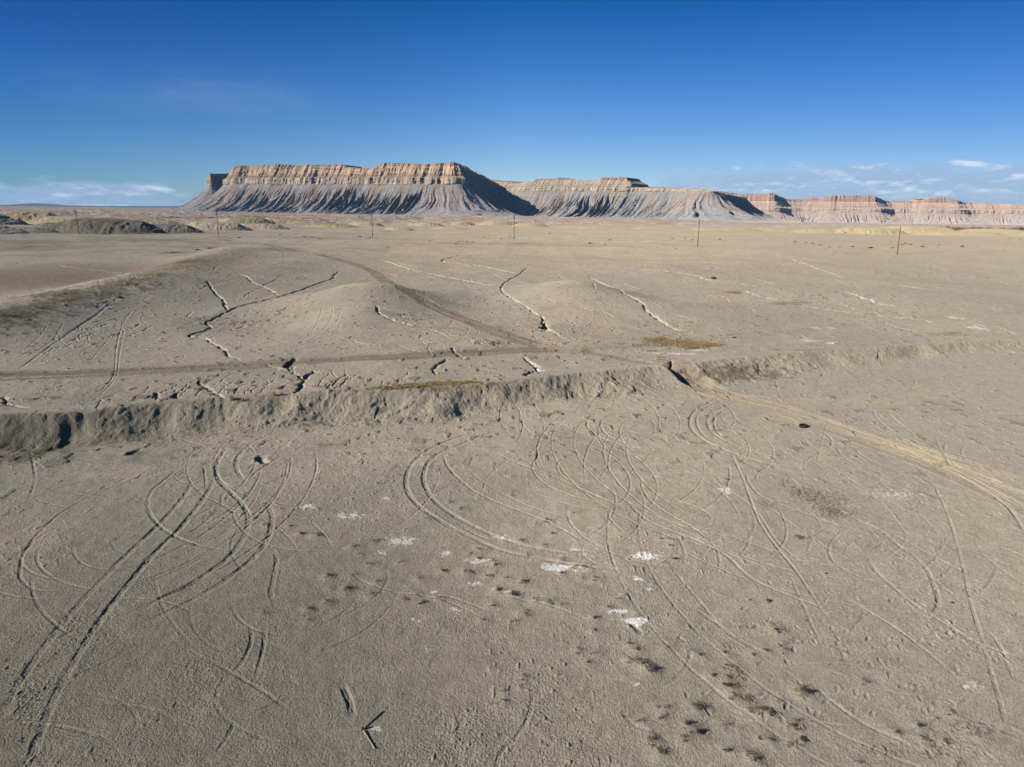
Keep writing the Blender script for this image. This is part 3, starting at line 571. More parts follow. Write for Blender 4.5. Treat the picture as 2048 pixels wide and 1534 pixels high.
def plain(name, c, rough=.9, var=.35, sc=20):
    m, nt, b = new_mat(name); L = nt.links; tc = nd(nt, 'ShaderNodeTexCoord')
    no = nd(nt, 'ShaderNodeTexNoise'); no.inputs['Scale'].default_value = sc; no.inputs['Detail'].default_value = 6; L.new(tc.outputs['Object'], no.inputs['Vector'])
    oi = nd(nt, 'ShaderNodeObjectInfo'); ad = nd(nt, 'ShaderNodeMath', operation='MULTIPLY_ADD'); ad.inputs[1].default_value = .25; L.new(oi.outputs['Random'], ad.inputs[0]); L.new(no.outputs['Fac'], ad.inputs[2])
    mr = nd(nt, 'ShaderNodeMapRange'); mr.inputs['From Min'].default_value = .3; mr.inputs['From Max'].default_value = .95; mr.inputs['To Min'].default_value = 1-var; mr.inputs['To Max'].default_value = 1+var; L.new(ad.outputs[0], mr.inputs['Value'])
    vm = nd(nt, 'ShaderNodeVectorMath', operation='SCALE'); vm.inputs[0].default_value = c; L.new(mr.outputs[0], vm.inputs['Scale']); L.new(vm.outputs[0], b.inputs['Base Color'])
    b.inputs['Roughness'].default_value = rough
    return m

# ------------------------------------------------------------------ ground objects cut from the one sheet
ii, jj = np.meshgrid(np.arange(NR-1), np.arange(NT-1), indexing='ij')
v00 = ii*NT+jj; QF = np.stack([v00, v00+1, v00+1+NT, v00+NT], -1)        # seen from above: counter-clockwise after flip below
QF = QF[..., ::-1].reshape(-1, 4)
VV = np.stack([X, Y, Z], -1).reshape(-1, 3); CC = CL.reshape(-1, 3)
fc = lambda A: (A[:-1, :-1]+A[1:, :-1]+A[:-1, 1:]+A[1:, 1:])/4
froad = fc(ROADM) > .5
kmask = np.zeros((NR, NT), np.float32)
for (mx, my, sx, sy, h, g) in KW: kmask = np.maximum(kmask, (1-((X-mx)/(sx*1.5))**2-((Y-my)/(sy*2.2))**2 > .08))
fhill = (fc(kmask) > .5) & ~froad
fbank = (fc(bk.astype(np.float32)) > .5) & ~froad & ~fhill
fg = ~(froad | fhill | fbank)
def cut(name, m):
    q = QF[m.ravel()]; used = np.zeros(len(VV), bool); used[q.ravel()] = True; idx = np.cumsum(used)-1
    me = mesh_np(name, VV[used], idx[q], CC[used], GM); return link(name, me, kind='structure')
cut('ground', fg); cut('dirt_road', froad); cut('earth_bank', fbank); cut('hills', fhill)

tick('meshes')
# ------------------------------------------------------------------ mesas: profiles swept along a rim line
def resample(ctrl, step):
    c = np.array(ctrl, float); d = np.r_[0, np.cumsum(np.hypot(*np.diff(c[:, :2], axis=0).T))]
    n = int(d[-1]/step); s = np.linspace(0, d[-1], n); return s, np.stack([np.interp(s, d, c[:, k]) for k in range(c.shape[1])], 1)
def hpx(px):                                        # horizon row at a column
    return 424+(px-1024)*math.tan(ROLL)
def ctrl(px, D, ytop, *rest):                       # picture column, distance, rim row -> plan point and rim height
    e = ray(np.array([px]), np.array([ytop]))[0]; return (e[0]/e[1]*D, D, CAMH+e[2]/e[1]*D)+rest
def mesa(name, pts, step, levels, cols, talus, zbase, flute=1.0, gul=1.0, nrow=(14, 26, 8, 14, 170), seed=0, back=300, wander=0.0, smo=45, osc=1.0):
    """levels: heights (m) of [foot of upper cliff, foot of main cliff, head of pale band, foot of pale band]"""
    s, c = resample(pts, step); n = len(s)
    px, py, zt = c[:, 0].copy(), c[:, 1].copy(), c[:, 2]
    k = max(2, int(smo/step)); ker = np.hanning(k*2+1); ker /= ker.sum()
    pad = lambda a: np.convolve(np.r_[np.full(k, a[0]), a, np.full(k, a[-1])], ker, 'valid')
    sx, sy = pad(px), pad(py)
    tx, ty = np.gradient(sx), np.gradient(sy); l = np.hypot(tx, ty)+1e-9; nx, ny = ty/l, -tx/l    # outward is to the right of travel
    k2 = max(2, int(smo*2.4/step)); ker2 = np.hanning(k2*2+1); ker2 /= ker2.sum()
    p2 = lambda a: np.convolve(np.r_[np.full(k2, a[0]), a, np.full(k2, a[-1])], ker2, 'valid')
    nx2, ny2 = p2(nx), p2(ny); l = np.hypot(nx2, ny2)+1e-9; nx2, ny2 = nx2/l, ny2/l
    big = fbm(s/170, s*0, 501+seed, 3)*20*flute+fbm(s/45, s*0, 511+seed, 3)*11*flute
    zt = zt+fbm(s/22, s*0, 521+seed, 3)*2.2
    L = [np.minimum(np.full(n, lv)+fbm(s/400, s*0, 531+seed, 2)*3, zt-1.5*(i+1)) for i, lv in enumerate(levels)]
    zb = np.full(n, zbase, float)
    # rows: (offset, z, zone)
    offs, zs, zone = [], [], []
    def seg(o0, o1, z0, z1, m, zn, pw=1.0):
        for t in np.linspace(0, 1, m, endpoint=False):
            offs.append(o0+(o1-o0)*t**pw); zs.append(z0+(z1-z0)*t); zone.append(np.full(n, zn+t))
    Z0 = np.zeros(n)
    bi = min(60, back*.5); seg(Z0-back, Z0-bi, zt+0, zt, 3, 0); seg(Z0-bi, Z0, zt, zt, 4, 0)
    seg(Z0, Z0+7, zt, L[0], nrow[0], 1); seg(Z0+7+(zt-L[0])*.22, Z0+24+(zt-L[1])*.18, L[0], L[1], nrow[1], 2)
    o3 = 24+(zt-L[1])*.18; seg(o3, o3+(L[1]-L[2])*1.3+4, L[1], L[2], nrow[2], 3)
    o4 = o3+(L[1]-L[2])*1.3+4; seg(o4, o4+5, L[2], L[3], nrow[3], 4)
    o5 = o4+5; tl = (L[3]-zb)*talus
    for t in np.linspace(0, 1, nrow[4]):
        offs.append(o5+tl*(t*.80+.35*t**3)); zs.append(L[3]+(zb-L[3])*(1-(1-t)**1.22)); zone.append(np.full(n, 5+t*.999))
    for t in (1, 2, 3): offs.append(o5+tl*1.15+t*40); zs.append(zb-6.0*t); zone.append(np.full(n, 6.0))
    O = np.array([np.broadcast_to(o, n) for o in offs], float); O = np.where(O > 0, O-(1-osc)*np.minimum(O, o5[None, :]), O); ZZ = np.array(zs, float); ZN = np.array(zone)
    Sg = np.broadcast_to(s, O.shape)
    cl = ((ZN >= 1) & (ZN < 5)).astype(float); ta = np.clip(ZN-5, 0, 1)*(ZN >= 5)
    isT = (ZN >= 5).astype(float)
    # cliffs: vertical joints and ledges
    O = O+np.where(ZN >= 1, big[None, :], 0)*np.where(ZN < 5, 1, 1-.75*ta)
    fl = ridged(Sg/26, ZZ/140, 541+seed, 3)
    O += cl*((fl-.5)*13*flute+fbm(Sg/5.5, ZZ/16, 551+seed, 3)*3.2)
    O += cl*np.abs(vnoise(ZZ/4.0, Sg/90, 561+seed))*3.0
    # talus: spurs and gullies that widen downslope
    w = Sg+fbm(Sg/60, O/70, 571+seed, 2)*13+fbm(Sg/18, O/26, 572+seed, 2)*3.5+wander*O; vv = np.clip(.95+1.3*fbm(Sg/110, O/120, 573+seed, 2), .35, 1.7)
    g1 = ridged(w/46, O/330, 581+seed, 2, .4); g2 = 1-np.abs(vnoise(w/10, O/150, 591+seed))*1.9; g3 = 1-np.abs(vnoise(w/5, O/70, 601+seed))*1.9
    env = np.clip(ta*1.9, .10, 1)*np.clip((1.12-ta)*3, .25, 1)
    O += isT*gul*(g1*9*np.clip(ta*1.6, .12, 1)+(g2*12.5+g3*7-13)*env*vv)
    ZZ = ZZ+isT*gul*env*(g2*3.0+g3*1.8+fbm(Sg/4, O/5, 611+seed, 2)*1.2)
    XX = sx[None, :]+nx2[None, :]*O; YY = sy[None, :]+ny2[None, :]*O
    ZZ = ZZ+fbm(XX/7, YY/7, 621+seed, 3)*1.0*(ZN > .6)
    # colour by rock bed
    col = np.empty(O.shape+(3,), np.float32); col[:] = cols['cap']
    def put(m, c): 
        m = np.clip(m, 0, 1)[..., None]; col[:] = col+(np.array(c, np.float32)-col)*m
    bands = fbm(ZZ/3.2, Sg/400, 631+seed, 3); bl = fbm(Sg/35, ZZ/12, 641+seed, 4)
    put((ZN >= 1)*1., cols['upper']); put((ZN >= 1)*sm(.0, .35, bands)*.55, cols['upper2']); put((ZN >= 2)*1., cols['main']); put((ZN >= 2)*sm(.0, .4, bands+.3*bl)*.6, cols['main2'])
    put(((ZN >= 2) & (ZN < 3))*sm(.65, .95, ZN-2)*.7, cols['red'])
    put((ZN >= 3)*.9, cols['red']); put((ZN >= 4)*1., cols['pale']); put((ZN >= 4)*sm(.0, .4, bands)*.5, cols['pale2'])
    put((ZN >= 5)*1., cols['talus']); t2 = fbm(w/26, O/160, 651+seed, 4); put(isT*sm(-.02, .28, t2)*.85, cols['rust']); put(isT*sm(.05, .3, -t2)*.8, cols['blue'])
    put(isT*sm(.45, .9, ta+.15*t2)*.7, cols['blue']); put(isT*sm(.15, .5, fbm(w/7, O/30, 661+seed, 3))*.35, cols['pale2'])
    put((ZN >= 6)*.8, cols['foot'])
    col *= (1+.12*bl)[..., None]
    nr = O.shape[0]; a, b = np.meshgrid(np.arange(nr-1), np.arange(n-1), indexing='ij'); v = a*n+b
    q = np.stack([v, v+n, v+n+1, v+1], -1).reshape(-1, 4)
    me = mesh_np(name, np.stack([XX, YY, ZZ], -1).reshape(-1, 3), q, col.reshape(-1, 3), RM)
    return link(name, me, kind='structure')
CA = dict(cap=(.26,.19,.15), upper=(.46,.32,.235), upper2=(.31,.215,.165), main=(.60,.45,.30), main2=(.48,.33,.225), red=(.34,.25,.205), pale=(.54,.455,.34), pale2=(.43,.36,.28), talus=(.31,.285,.27), rust=(.335,.265,.225), blue=(.265,.28,.305), foot=(.38,.335,.28))
# the great mesa, left corner to the shadowed notch; rim runs left to right
mainp = [ctrl(540,4300,336), ctrl(474,3150,334), ctrl(468,2950,333), ctrl(476,2930,331), ctrl(490,2910,332), ctrl(520,2885,331), ctrl(560,2850,329), ctrl(600,2820,330), ctrl(690,2750,330), ctrl(694,2745,334), ctrl(742,2715,338), ctrl(762,2700,329), ctrl(770,2690,326), ctrl(820,2650,327), ctrl(860,2620,328), ctrl(905,2580,323), ctrl(912,2572,323),
         ctrl(922,2640,328), ctrl(932,2740,337), ctrl(943,2860,345), ctrl(962,2980,349), ctrl(972,3040,357), ctrl(1000,3300,362), ctrl(1060,4100,372)]
mesa('mesa', mainp, 1.5, [172, 137, 129, 107], CA, 1.42, -2, seed=0, back=110, gul=.85)
m2 = [ctrl(960,3200,364), ctrl(990,3110,362), ctrl(1010,3060,364), ctrl(1040,2990,367), ctrl(1050,2960,364), ctrl(1071,2900,364), ctrl(1073,2895,358), ctrl(1110,2850,357), ctrl(1117,2845,354), ctrl(1124,2840,357), ctrl(1160,2790,361), ctrl(1200,2750,361), ctrl(1204,2745,355), ctrl(1235,2715,354), ctrl(1252,2705,355), ctrl(1256,2700,360), ctrl(1266,2690,366), ctrl(1270,2680,374), ctrl(1300,2640,375), ctrl(1340,2590,376), ctrl(1380,2530,377), ctrl(1418,2480,379), ctrl(1421,2560,379), ctrl(1440,3000,387), ctrl(1480,3700,392)]
CB = dict(CA); CB.update(upper=(.42,.29,.21), main=(.40,.335,.26), main2=(.46,.36,.26), red=(.33,.27,.225), pale=(.46,.39,.29), talus=(.31,.285,.27), rust=(.335,.27,.23))
mesa('mesa', m2, 1.5, [134, 116, 108, 94], CB, 1.40, -3, seed=40, flute=.8, gul=.85, back=130)
# lone butte behind the left corner, its right flank in shade
bt_ = [ctrl(430,4400,358), ctrl(420,3700,358), ctrl(415,3480,357), ctrl(417,3440,350), ctrl(421,3420,347), ctrl(430,3520,348), ctrl(452,3800,347), ctrl(510,4500,347)]
mesa('butte', bt_, 2.5, [178, 140, 130, 108], CA, 1.35, 8, seed=80, flute=.35, back=6, smo=8, osc=.25)
CF = dict(cap=(.36,.28,.24), upper=(.43,.30,.245), upper2=(.35,.235,.195), main=(.47,.345,.27), main2=(.41,.29,.23), red=(.36,.28,.235), pale=(.48,.39,.31), pale2=(.42,.34,.28), talus=(.39,.325,.285), rust=(.39,.30,.255), blue=(.35,.32,.31), foot=(.34,.30,.27))
farp = [ctrl(1380,5300,389), ctrl(1425,5200,389), ctrl(1480,5120,388), ctrl(1530,5040,388), ctrl(1548,5000,386), ctrl(1556,5050,390), ctrl(1568,5110,396), ctrl(1578,5125,398), ctrl(1612,5115,399), ctrl(1622,5085,394), ctrl(1636,5070,396), ctrl(1642,5060,397), ctrl(1650,5040,393), ctrl(1665,5020,391), ctrl(1700,5000,391), ctrl(1750,4950,391), ctrl(1757,4990,396), ctrl(1768,5050,401), ctrl(1775,5075,403), ctrl(1830,5040,402), ctrl(1850,4990,398), ctrl(1880,4970,394), ctrl(1896,4965,396), ctrl(1915,4960,401), ctrl(1935,5015,405), ctrl(1990,5000,407), ctrl(2030,4950,409), ctrl(2100,4900,411), ctrl(2250,4800,410)]
mesa('distant_mesa', farp, 4.5, [104, 78, 66, 42], CF, 1.5, -33, seed=120, gul=.8, flute=.7, nrow=(8, 14, 6, 8, 60), back=500)
# far plateau edges glimpsed between the near walls, and blue mountains low on the left
mesa('distant_plateau', [ctrl(960,7000,361), ctrl(1000,6800,361), ctrl(1060,6600,364), ctrl(1400,6800,378), ctrl(1560,7200,398), ctrl(1780,7200,403), ctrl(1880,7000,406), ctrl(1950,6900,408), ctrl(2020,6800,408), ctrl(2030,6800,411), ctrl(2300,7000,411)], 14, [80,60,50,30], CF, 1.7, -35, seed=160, nrow=(5, 6, 3, 4, 20), back=300, flute=1.5)
mx = np.linspace(-760, 560, 90); mz = 412.5-5.5*np.exp(-((mx-70)/60)**2)-4*np.exp(-((mx+90)/70)**2)-3*np.exp(-((mx+400)/200)**2)-1.2*np.abs(fbm(mx/30, mx*0, 700, 3))
mv = []; DM = 14500
for t, dz in ((0, 1), (.35, .55), (1, 0)):
    for a, b in zip(mx, mz):
        D = DM-1800*t; x = ctrl(a, D, b)[0]; h = max(ctrl(a, DM, b)[2], 6); mv.append((x, D, 6+(h-6)*dz+(fbm(np.array([a/9.]), np.array([t*3.]), 701, 2)[0]*14*(0 < t < 1))))
mv = np.array(mv); a, b = np.meshgrid(np.arange(2), np.arange(89), indexing='ij'); v = a*90+b
link('mountains', mesh_np('mountains', mv, np.stack([v, v+90, v+91, v+1], -1).reshape(-1, 4), np.tile(np.array([[.12,.12,.12]]), (len(mv), 1)), RM), kind='structure')
tick('mesas')
HAZE = 2.6e-5; SUN = 4.8; SKY = .11; SAT = 1.15; GAM = 1.0; EXPO = 0.64
RAMP = [(0, (.56,.62,.76)), (.066, (.44,.54,.72)), (.158, (.23,.43,.68)), (.27, (.0,.28,.52)), (.40, (.18,.30,.40)), (.7, (.55,.49,.43)), (1, (.6,.52,.43))]
RAMPX = [(0, (.32,.50,.66)), (.2, (.30,.55,.72)), (.5, (1,1,1)), (.8, (.68,.69,.75)), (1, (.7,.7,.75))]
CLD = (2.1, 2.9, 4.2, 1); CLB = (4.3, 4.9, 5.8, 1)
# ------------------------------------------------------------------ small mesh builders
class MB:
    def __init__(s): s.v = []; s.f = []
    def tube(s, p0, p1, r0, r1, n=8, cap=True):
        p0 = np.array(p0, float); p1 = np.array(p1, float); d = p1-p0; d /= np.linalg.norm(d); a = np.cross(d, [0, 0, 1] if abs(d[2]) < .9 else [1, 0, 0]); a /= np.linalg.norm(a); b = np.cross(d, a); k = len(s.v)
        for p, r in ((p0, r0), (p1, r1)):
            for i in range(n): s.v.append(p+r*(a*math.cos(2*math.pi*i/n)+b*math.sin(2*math.pi*i/n)))
        for i in range(n): s.f.append((k+i, k+(i+1) % n, k+n+(i+1) % n, k+n+i))
        if cap: s.f.append(tuple(k+i for i in range(n))[::-1]); s.f.append(tuple(k+n+i for i in range(n)))
    def box(s, c, d, rot=0):
        k = len(s.v); cr, sr = math.cos(rot), math.sin(rot)
        for x in (-1, 1):
            for y in (-1, 1):
                for z in (-1, 1):
                    a, b = x*d[0]/2, y*d[1]/2; s.v.append((c[0]+a*cr-b*sr, c[1]+a*sr+b*cr, c[2]+z*d[2]/2))
        for f in ((0,1,3,2),(4,6,7,5),(0,4,5,1),(2,3,7,6),(0,2,6,4),(1,5,7,3)): s.f.append(tuple(k+i for i in f))
    def blade(s, p, d, L, w, bend=.3):
        p = np.array(p, float); d = np.array(d, float); d /= np.linalg.norm(d)+1e-9; sd = np.cross(d, [0, 0, 1.]); sd /= np.linalg.norm(sd)+1e-9; k = len(s.v)
        m = p+d*L*.55; e = p+d*L+np.array([d[0], d[1], -abs(d[2])])*L*bend*.4
        for q, ww in ((p, w), (m, w*.8)): s.v.append(q-sd*ww/2); s.v.append(q+sd*ww/2)
        s.v.append(e); s.f.append((k, k+1, k+3, k+2)); s.f.append((k+2, k+3, k+4))
    def mesh(s, name, mat):
        me = bpy.data.meshes.new(name); me.from_pydata([tuple(map(float, q)) for q in s.v], [], s.f); me.materials.append(mat); me.update(); return me

# ------------------------------------------------------------------ utility poles
wood = plain('brown weathered pole wood', (.17,.085,.045), .85, .3, 3); glass = plain('grey porcelain', (.35,.34,.33), .4, .1, 3); steel = plain('galvanised steel', (.2,.2,.2), .5, .1, 3)
def pole(h):
    b = MB(); b.tube((0, 0, -.5), (0, 0, h), .20, .13, 12); body = b.mesh('shaft', wood)
    arms = []
    for zz, L in ((h-.9, 2.3), (h-2.0, 2.0)):
        b = MB(); b.box((0, .16, zz), (L, .12, .15)); b.tube((-.55, .16, zz-.02), (0, .13, zz-.7), .03, .03, 5); b.tube((.55, .16, zz-.02), (0, .13, zz-.7), .03, .03, 5); arms.append((b.mesh('crossarm', wood), zz, L))
    return body, arms
def ins():
    b = MB(); b.tube((0, 0, 0), (0, 0, .10), .03, .03, 8); b.tube((0, 0, .10), (0, 0, .20), .09, .07, 8); b.tube((0, 0, .20), (0, 0, .26), .05, .03, 8); return b.mesh('insulator', glass)
INS = ins()
plabs = ['wooden utility pole with two crossarms beside the dark gullied mound, leftmost of the line', 'wooden utility pole with crossarms before the left half of the mesa, second from the left', 'wooden utility pole standing below the middle of the lit mesa wall, third from the left',
         'wooden utility pole below the shadowed notch in the mesa, third from the right', 'wooden utility pole before the right end of the lower mesa, second from the right', 'red-brown utility pole in front of the pink distant mesas, rightmost and nearest of the line']
pps = [(158,472,152,424),(437,472,433,425),(745,475,745,428),(1028,479,1030,432),(1395,494,1399,442),(1794,508,1799,454)]
for i, (px, py, tx, ty) in enumerate(pps):
    x, y = P(px, py, 0.0); rr = math.hypot(x, y); z = gz(x, y); h = (py-ty)/F*math.hypot(y, 0)*1.02
    e = link('utility_pole', None, label=plabs[i], category='utility pole', group='utility poles crossing the plain'); e.location = (x, y, z); e.rotation_euler = (0, 0, R(62 if i < 3 else 70)); e.empty_display_size = .5
    body, arms = pole(h); link('shaft', body, e)
    for me, zz, L in arms:
        a = link('crossarm', me, e)
        for k in (-.46, -.18, .18, .46):
            q = link('insulator', INS, a); q.location = (k*L, .16, zz+.075)

# ------------------------------------------------------------------ discarded tyres
rub = plain('sun-bleached black rubber', (.022,.021,.02), .8, .25, 9); wht = plain('dust', (.30,.27,.22), .95, .2, 12)
def torus(R0, r0, squash, n=36, m=14, lug=.0):
    v = []; f = []
    for i in range(n):
        for j in range(m):
            a = 2*math.pi*i/n; q = 2*math.pi*j/m; rr = r0*(1+(lug if (i % 2 and abs(math.sin(q)) < .75 and math.cos(q) > .2) else 0))
            cr = math.copysign(abs(math.cos(q))**.75, math.cos(q)); v.append(((R0+rr*cr)*math.cos(a), (R0+rr*cr)*math.sin(a), r0*squash*math.sin(q)+r0*squash))
            f.append((i*m+j, ((i+1) % n)*m+j, ((i+1) % n)*m+(j+1) % m, i*m+(j+1) % m))
    me = bpy.data.meshes.new('tyre'); me.from_pydata(v, [], f); me.materials.append(rub); me.update(); return me
x, y = PG([(1607, 853.5)])[0]
t = link('tyre', torus(.235, .085, 1.05, lug=.07), label='black car tyre lying flat on the tracked clay', category='tyre'); t.location = (x, y, gz(x, y)-.01); t.rotation_euler = (R(6), R(-5), .3)
x, y = PG([(1427, 557)])[0]
t = link('tyre', torus(.42, .16, 1.1, lug=.07), label='far dark tyre lying on the pale slope above the golden tuft', category='tyre'); t.location = (x, y, gz(x, y)-.02)

# ------------------------------------------------------------------ three planks laid as a star
pale = plain('grey weathered plank', (.25,.21,.16), .9, .25, 30)
def plank(a, b, lab, wd=.028, ht=.055):
    W = PG([a, b]); (x0, y0), (x1, y1) = W; L = math.hypot(x1-x0, y1-y0); m = MB(); m.box((L/2, 0, ht/2-.012), (L, wd, ht)); me = m.mesh('plank', pale)
    bv = link('plank', me, label=lab, category='plank', group='planks set out in a three-armed star'); bv.location = (x0, y0, gz((x0+x1)/2, (y0+y1)/2)); bv.rotation_euler = (0, 0, math.atan2(y1-y0, x1-x0))
    mod = bv.modifiers.new('b', 'BEVEL'); mod.width = .006; mod.segments = 1
plank((723,1460),(660,1464.5),'thin board on edge pointing left, arm of the three-armed star', .05, .045)
plank((729,1457),(765,1424),'board on edge pointing up to the right, arm of the three-armed star')
plank((727,1463),(750,1500),'board on edge pointing toward the viewer, shadowed arm of the three-armed star')
b = MB(); b.box((0, 0, .05), (.07, .07, .2), .4); x, y = PG([(725,1460)])[0]; o = link('stake', b.mesh('stake', pale), label='short wooden stake at the centre of the three-armed star of boards', category='stake'); o.location = (x, y, gz(x, y))
def stick(a, b, lab, r=.015):
    W = PG([a, b]); (x0, y0), (x1, y1) = W; z0, z1 = gz(x0, y0), gz(x1, y1); m = MB(); N = 6; pr = None
    for i in range(N):
        t = i/(N-1); q = np.array([(x1-x0)*t, (y1-y0)*t, (z1-z0)*t+.02+.02*math.sin(t*5)])+rng.normal(0, .012, 3)*(0 < i < N-1)
        if pr is not None: m.tube(pr, q, r*(1-.1*i), r*(1-.1*(i+1)), 6)
        pr = q
    o = link('stick', m.mesh('stick', pale), label=lab, category='stick'); o.location = (x0, y0, z0)
stick((1253,1322),(1300,1346),'pale bleached stick lying between the shrubs below the big salt patch', .018)
stick((1558,1295),(1602,1268),'dark thin branch lying on grey clay above the brown stains', .012); stick((1565,1310),(1570,1290),'short bent twig beside the thin branch', .012)

# ------------------------------------------------------------------ stones
def rock(seed, s, sq=.6):
    import bmesh
    bm = bmesh.new(); bmesh.ops.create_icosphere(bm, subdivisions=3, radius=1)
    for v in bm.verts:
        n = fbm(np.array([v.co.x*1.3+seed*9+v.co.z]), np.array([v.co.y*1.3+v.co.z*.7]), seed, 3)[0]; v.co *= (1+.42*n)*s; v.co.z *= sq
    me = bpy.data.meshes.new('rock'); bm.to_mesh(me); bm.free(); return me
redr = plain('red sandstone', (.17,.06,.035), .9, .3, 8); dkr = plain('dark stone', (.06,.052,.045), .9, .3, 5)
me = rock(3, .10); me.materials.append(redr); x, y = PG([(1537,1202)])[0]; o = link('rock', me, label='small dark red stone lying on tracked clay', category='stone'); o.location = (x, y, gz(x, y)+.03)
for (px, py, s, lab) in [(238,595,.35,'dark boulder alone on the pale left ridge'),(775,495,.55,'dark flat boulder by the far track left of centre'),(1905,1205,.07,'small dark stone lit on one side near the curved rut'),(1469,674,.25,'small dark rock above the golden grass patch'),(1352,498,.4,'dark boulder on the far plain left of the fifth pole'),
                         (1653,1147,.06,'dark little stone on bare clay'),(1500,1200,.05,'tiny dark pebble left of the red stone')]:
    me = rock(int(px), s, .5); me.materials.append(dkr); x, y = PG([(px, py)])[0]; o = link('rock', me, label=lab, category='stone'); o.location = (x, y, gz(x, y)+s*.15)

# ------------------------------------------------------------------ shrubs
twg = plain('grey dead twigs', (.15,.13,.10), .95, .4, 25); drk = plain('dark dry scrub', (.09,.078,.055), .95, .4, 25); grn = plain('olive scrub', (.085,.085,.04), .95, .35, 25); gold = plain('golden dry grass', (.56,.40,.15), .9, .35, 12); gold2 = plain('straw grass', (.36,.29,.15), .9, .35, 12)
def shrub(seed, mat, n=100, spread=1.0, ht=.55):
    rs = np.random.default_rng(seed); m = MB()
    lob = [(0, 0, 1.0)]+[(rs.normal(0, .16), rs.normal(0, .16), rs.uniform(.4, .8)) for _ in range(3)]
    for i in range(n):
        cx, cy, s = lob[rs.integers(len(lob))]; a = rs.uniform(0, 6.283); el = rs.uniform(.1, 1.45); L = rs.uniform(.12, .30)*s
        d = (math.cos(a)*math.cos(el)*spread, math.sin(a)*math.cos(el)*spread, math.sin(el)*ht*1.6); p = (cx+d[0]*.04, cy+d[1]*.04, 0)
        m.blade(p, d, L, .018); q = np.array(p)+np.array(d)*L*rs.uniform(.5, 1)
        for j in range(2):
            a2 = rs.uniform(0, 6.28); m.blade(q, (math.cos(a2), math.sin(a2), rs.uniform(-.2, .7)), L*.42, .026)
    return m.mesh('desert_shrub', mat)
PR = [shrub(1, twg), shrub(2, drk, 80, 1.2, .4), shrub(3, twg, 70, 1.0, .7), shrub(4, drk, 100, .9, .6), shrub(5, grn, 80, 1.1, .4)]
BIG = {(325,1270): 'large round shrub with bare soil on its left, uppermost of three near the bottom', (165,1480): 'large dark shrub nearest the bottom edge right of centre', (820,1210): 'spreading brown-green shrub mat right of the dark stains',
       (885,745): 'dark shrub on a pale hummock with long shadow, left one of the pair', (955,768): 'dark shrub beside a white salt hummock, right one of the pair', (130,1105): 'dark twiggy shrub at the end of the pale stick', (280,1350): 'round shrub below the largest round shrub', (265,1405): 'dark shrub with orange soil on its left side'}
for i, ((x, y), (px, py, s)) in enumerate(zip(SHRW, SHR)):
    key = None
    for k_ in ((px-1248)/.446, (py-850)/.446), ((px-600)/.446, (py-850)/.446):
        kk_ = (round(k_[0]), round(k_[1])); key = key or BIG.get(kk_)
    zone = 'beside the white salt patches' if py < 1180 and 720 < px < 1350 else 'on bare clay left of the salt patches' if px < 760 else 'on brown clay near the bottom edge' if py > 1400 and px < 1700 else 'on combed clay at lower right' if px > 1330 else 'on clay below the salt patches'
    lab = key or 'small dry grey-brown shrub '+zone
    me = PR[(i*7+int(px)) % 5 if py < 1180 else (i*3) % 4]
    o = link('desert_shrub', me, label=lab, category='shrub', group='low dry shrubs scattered over the clay flat'); o.location = (x, y, gz(x, y)-.02); sc = (.12+.31*s)*rng.uniform(.85, 1.15); o.scale = (sc, sc, sc*rng.uniform(.8, 1.1)); o.rotation_euler = (0, 0, rng.uniform(0, 6.28))
# dark bushes dotted over the far plain
fb = [(912,487),(918,484),(925,483),(935,484),(945,485),(968,476),(975,477),(1003,478),(1020,473),(1030,474),(1060,476),(1345,478),(1370,477),(1385,480),(1440,479),(1590,484),(1612,486),(1625,487),(1640,490),(1660,495),(1680,495),(1706,494),(1740,496),(1743,495),(1785,496),(1803,489),(1811,487),(1822,489),(1845,493),
      (1878,491),(1903,490),(1912,492),(1925,493),(740,475),(752,476),(640,478),(610,474),(720,474),(1220,480),(1180,487),(1210,489),(1640,466),(1690,467),(1733,468),(1863,466),(1960,471),(1995,471),(2020,478),(2040,480),(460,478),(478,476),(345,505),(395,500),(420,497),(560,470),(590,468),(865,470),(860,482),(1100,467),(1120,471),(1150,468)]
bme = shrub(11, drk, 220, 1.1, .5)
for (px, py) in fb:
    x, y = PG([(px, py)])[0]; o = link('desert_bush', bme, label='dark bush dotted on the pale far plain below the mesas', category='bush', group='dark bushes dotted over the far plain'); s = rng.uniform(2.2, 3.6); o.location = (x, y, gz(x, y)-.1); o.scale = (s*1.2, s*1.2, s*.9); o.rotation_euler = (0, 0, rng.uniform(0, 6.28))
# golden tufts on the lip of the bank
def tuft(seed, mat, n=90, L=.55, name='grass_tuft'):
    rs = np.random.default_rng(seed); m = MB()
    for i in range(n):
        a = rs.uniform(0, 6.28); t = abs(rs.normal(0, .35)); m.blade((rs.normal(0, .07), rs.normal(0, .07), 0), (math.sin(t)*math.cos(a), math.sin(t)*math.sin(a), math.cos(t)), L*rs.uniform(.5, 1), .016, .6)
    return m.mesh(name, mat)
TF = [tuft(21, gold), tuft(22, gold)]
for i, (px, py, s, lab) in enumerate([(464,800,1.3,'golden grass tuft on the lip of the bank, leftmost'),(485,801,1.0,'golden grass tuft on the lip just right of the leftmost one'),(549,790,1.0,'thin golden grass tuft on the lip below the dark gully'),(564,789,.8,'small golden grass tuft on the lip, rightmost of four'),
      (706,783,.7,'pale golden tuft by itself on the lip where the grassy strip begins'),(735,779,.8,'pale golden tuft at the left end of the grassy strip')]):
    x, y = PG([(px, py)])[0]; o = link('grass_tuft', TF[i % 2], label=lab, category='grass tuft', group='golden tufts along the lip of the bank'); o.location = (x, y, gz(x, y)-.02); o.scale = (s, s, s)
